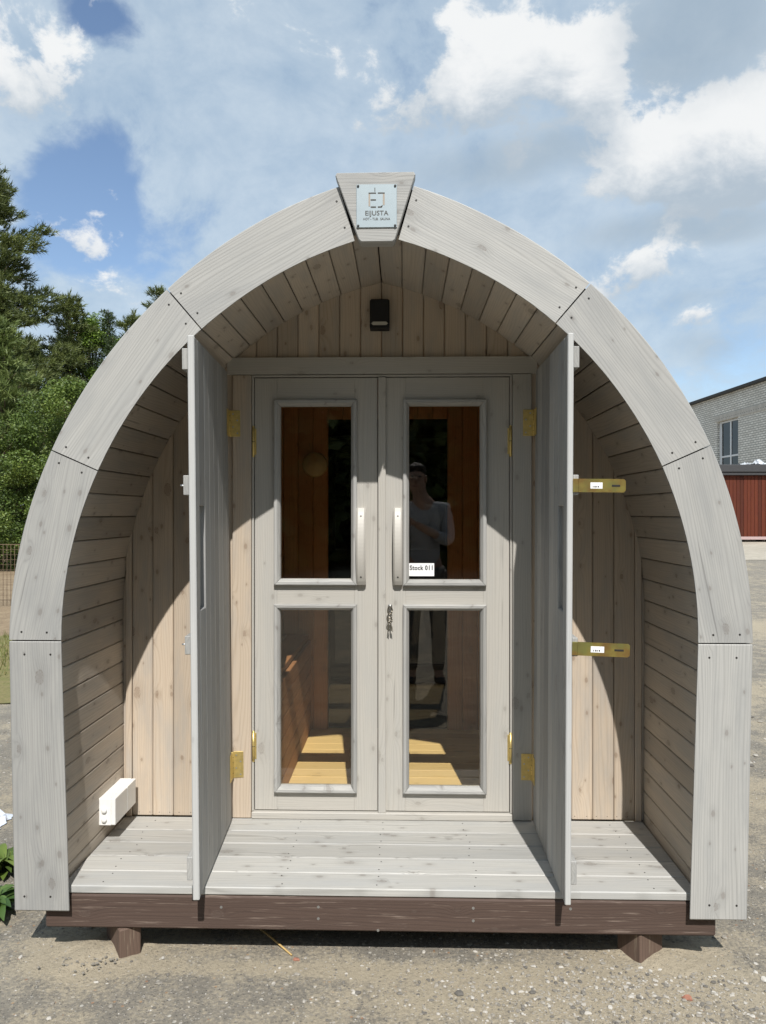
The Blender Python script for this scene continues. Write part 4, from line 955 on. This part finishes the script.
for s in (1, -1): skin('shoe', [X(.12*s, -.05, .05), X(.13*s, .06, .05), X(.145*s, .19, .035)], [(0, 1), (1, 2)], [.05, .052, .04], shoe, pers)
b = MB(); 
for (dx, dy, dz, rx, ry, rz) in ((0, -.032, .035, .094, .098, .088), (0, -.05, -.02, .090, .075, .09), (.03, .01, .07, .055, .07, .035), (-.03, .005, .072, .05, .07, .033)): b.ball((hd.x+dx, hd.y+dy, hd.z+dz+.03), rx, ry, rz, 14)
b.build('hair', hairm, pers)
b = MB(); F = hd.y+.10
b.loft([[X(hd.x-.018, F-.01, hd.z-.035), X(hd.x+.018, F-.01, hd.z-.035), X(hd.x+.016, F+.024, hd.z-.03), X(hd.x-.016, F+.024, hd.z-.03)], [X(hd.x-.008, F-.012, hd.z+.025), X(hd.x+.008, F-.012, hd.z+.025), X(hd.x+.006, F+.004, hd.z+.025), X(hd.x-.006, F+.004, hd.z+.025)]], smooth=True)
b.build('nose', skinm, pers); eyem = plain('eye', (0.08, 0.07, 0.06), .2)
for s in (1, -1):
    b = MB(); b.ball((hd.x+s*.090, hd.y, hd.z), .012, .028, .035, 8); b.build('ear', skinm, pers)
    b = MB(); b.ball((hd.x+s*.034, F-.006, hd.z+.02), .013, .010, .008, 8); b.build('eye', eyem, pers)
b = MB(); b.ball((hd.x, F-.006, hd.z-.062), .026, .010, .008, 8); b.build('mouth', plain('lips', (0.30, 0.13, 0.11), .5), pers)
# hands: palm plus five curled fingers each, closed on the phone edges
PH = CAM-Vector((px_, py_, G))+Vector((0.004, -.022, -.055))
for s, wr in ((1, ver[10]), (-1, ver[13])):
    ed = PH+Vector((s*.036, -.004, -.02)); palm = wr.lerp(ed, .62); vs = [wr, wr.lerp(palm, .6), palm]; es = [(0, 1), (1, 2)]; rr = [.030, (.034, .026), (.036, .024)]
    for f in range(4):
        n = len(vs); z = .028-f*.019; L = (.9, 1.0, .95, .75)[f]
        vs += [palm+Vector((-s*.008, .012, z)), palm.lerp(ed, .75)+Vector((s*.010, .030, z)), ed+Vector((-s*.012*L, .020, z))]; es += [(2, n), (n, n+1), (n+1, n+2)]; rr += [.011, .0095, .008]
    n = len(vs); vs += [palm+Vector((0, -.02, .03)), ed+Vector((s*.004, -.020, .03)), ed+Vector((-s*.018, -.014, .036))]; es += [(2, n), (n, n+1), (n+1, n+2)]; rr += [.013, .011, .009]
    skin('hand', vs, es, rr, skinm, pers)
b = MB(); b.box(-.037, .037, -.004, .004, -.078, .078, ch=.0035); b.box(-.034, .034, -.0048, -.0041, -.074, .074, ch=.0003, mi=1); b.tube([(0.0, .004, .055), (0.0, .0062, .055)], .007, n=12, mi=1)
ph = b.build('phone', [M['black'], plain('phone_screen', (0.05, 0.06, 0.07), .1)], loc=PH+Vector((px_, py_, G))); tag(ph, 'dark phone held upright in both hands by the person', 'phone')

# ------------------------------------------------------------------ light and sky
sd = Vector((-0.073, 0.655, -0.784)).normalized()          # direction the sunlight travels
ELEV = math.asin(-sd.z); AZ = math.atan2(-sd.x, -sd.y)     # sun azimuth measured from +Y towards +X
sun = bpy.data.lights.new('sun', 'SUN'); sun.energy = 5.0; sun.angle = R(0.5); sun.color = (1.0, 0.97, 0.925)
so = bpy.data.objects.new('sun', sun); COL.objects.link(so); so.rotation_euler = sd.to_track_quat('-Z', 'Y').to_euler(); so.location = (1, -8, 10)
wd = bpy.data.worlds.new('World'); sc.world = wd; wd.use_nodes = True
t = NT(wd.node_tree); bg = wd.node_tree.nodes['Background']
sky = t.n('ShaderNodeTexSky', sky_type='NISHITA'); sky.sun_disc = False; sky.sun_elevation = ELEV; sky.sun_rotation = AZ; sky.air_density = 1.0; sky.dust_density = 0.4; sky.ozone_density = 1.15
SK = 0.15
D = t.v('NORMALIZE', t.n('ShaderNodeTexCoord').outputs['Generated'])
dx, dy, dz = t.sep(D)
def dirpx(u, v): return (RGT*((u-383)/769)+FWD+Vector((0, 0, (512-v)/769))).normalized()
warp = t.n('ShaderNodeTexNoise', {'Vector': D, 'Scale': 4.0, 'Detail': 2.0}).outputs['Color']
Dw = t.v('ADD', D, t.v('MULTIPLY', t.v('SUBTRACT', warp, (.5, .5, .5)), (.09, .09, .09)))
Dw2 = t.v('MULTIPLY', Dw, (1, 1, 1.4))
n1 = t.noise(Dw2, 3.1, 4, .56); n2 = t.noise(Dw2, 8.5, 7, .60, .3); f5 = t.noise(Dw2, 19, 6, .64, .2)
bil = t.voro(Dw, 15.0)[0]
hi = t.m('ADD', t.m('MULTIPLY', t.m('SUBTRACT', n2, .5), 1.15), t.m('ADD', t.m('MULTIPLY', t.m('SUBTRACT', f5, .5), .62), t.m('MULTIPLY', t.m('SUBTRACT', .42, bil), .22)))
def total(lst, tilt=False):
    """sum of soft cloud banks or gaps round directions of the sky: (direction by u, v), widths in degrees, weight"""
    s = None; sb = None
    for u, v, su, sv, k in lst:
        c = dirpx(u, v); e1 = Vector((c.y, -c.x, 0)).normalized()/math.sin(R(su)); e2 = e1.normalized().cross(c)/math.sin(R(sv))
        a = t.v('DOT_PRODUCT', Dw, tuple(e1)); b_ = t.v('DOT_PRODUCT', Dw, tuple(e2))
        q = t.m('MULTIPLY_ADD', a, a, t.m('MULTIPLY', b_, b_))
        w = t.m('MULTIPLY', t.m('POWER', 2.718, t.m('MULTIPLY', q, -1.0)), k)
        s = w if s is None else t.m('ADD', s, w)
        if tilt: sb = t.m('MULTIPLY', w, b_) if sb is None else t.m('MULTIPLY_ADD', w, b_, sb)
    front = t.m('GREATER_THAN', dy, 0.0)
    s = t.m('MULTIPLY', s, front)
    return (s, sb) if tilt else s
gaps = total([(80, 175, 3.6, 3.0, .62), (95, 14, 3.0, 1.4, .5), (55, 240, 4, 3, .3), (235, 205, 5, 3, .12), (735, 380, 9, 4.5, .3), (150, 240, 4, 3, .2)])
veil = t.ss(t.m('SUBTRACT', t.m('MULTIPLY_ADD', n1, .7, t.m('ADD', t.m('MULTIPLY', n2, .55), t.m('MULTIPLY', f5, .30))), gaps), .42, .66)
f, fb = total([(500, 66, 8, 4.6, .52), (595, 78, 2.6, 3.8, .36), (400, 110, 5, 2.6, .20), (705, 152, 6.4, 3.6, .84), (765, 130, 4, 3, .4), (640, 270, 4.4, 2.2, .54), (702, 322, 3.2, 1.3, .44), (30, 66, 6, 4.2, .46), (110, 288, 3.6, 1.9, .36), (300, 12, 10, 3.6, .16), (240, 90, 7, 4, .1), (90, 226, 4, 2.2, .34), (188, 200, 1.2, 1.6, .28)], True)
white = t.ss(t.m('ADD', f, hi), .29, .45)
lit = t.ss(t.m('ADD', t.m('DIVIDE', fb, t.m('MAXIMUM', f, .05)), t.m('MULTIPLY', hi, 1.6)), -.75, .35)
# soft grey undersides drifting below the banks
base = total([(480, 165, 8, 2.0, .6), (705, 224, 9, 1.6, .8), (570, 150, 4, 1.6, .35), (705, 25, 7, 4, .85), (690, 302, 6, .9, .4), (720, 348, 5, 1.5, .35)])
grey = t.ss(t.m('ADD', base, t.m('ADD', t.m('MULTIPLY', t.m('SUBTRACT', n1, .5), .7), t.m('MULTIPLY', t.m('SUBTRACT', f5, .5), .5))), .16, .75)
skyc = t.n('ShaderNodeMix', {0: 1.0, 6: sky.outputs[0], 7: (SK, SK, SK, 1)}, data_type='RGBA', blend_type='MULTIPLY').outputs[2]
veilc = t.mix(t.ss(t.m('ADD', t.m('MULTIPLY', n2, .6), t.m('MULTIPLY', f5, .4)), .30, .70), (0.42, 0.545, 0.675), (0.63, 0.73, 0.81))
col = t.mix(t.m('MULTIPLY', veil, .82), skyc, veilc)
col = t.mix(t.m('MULTIPLY', grey, .72), col, t.mix(n2, (0.31, 0.40, 0.495), (0.43, 0.52, 0.605)))
col = t.mix(t.m('MULTIPLY', white, .9), col, t.mix(t.m('MULTIPLY', grey, .65), t.mix(lit, (0.44, 0.52, 0.60), (0.92, 0.925, 0.92)), (0.47, 0.54, 0.61)))
col = t.mix(t.ss(dz, .02, -.05), col, (0.25, 0.25, 0.23))
t.set(bg.inputs['Color'], col); bg.inputs['Strength'].default_value = 1.0

sc.view_settings.view_transform = 'Standard'; sc.view_settings.look = 'None'; sc.view_settings.exposure = 0.04; sc.view_settings.gamma = 1.0
sc.cycles.use_denoising = True
sc.cycles.max_bounces = 8; sc.cycles.diffuse_bounces = 4; sc.cycles.transparent_max_bounces = 12
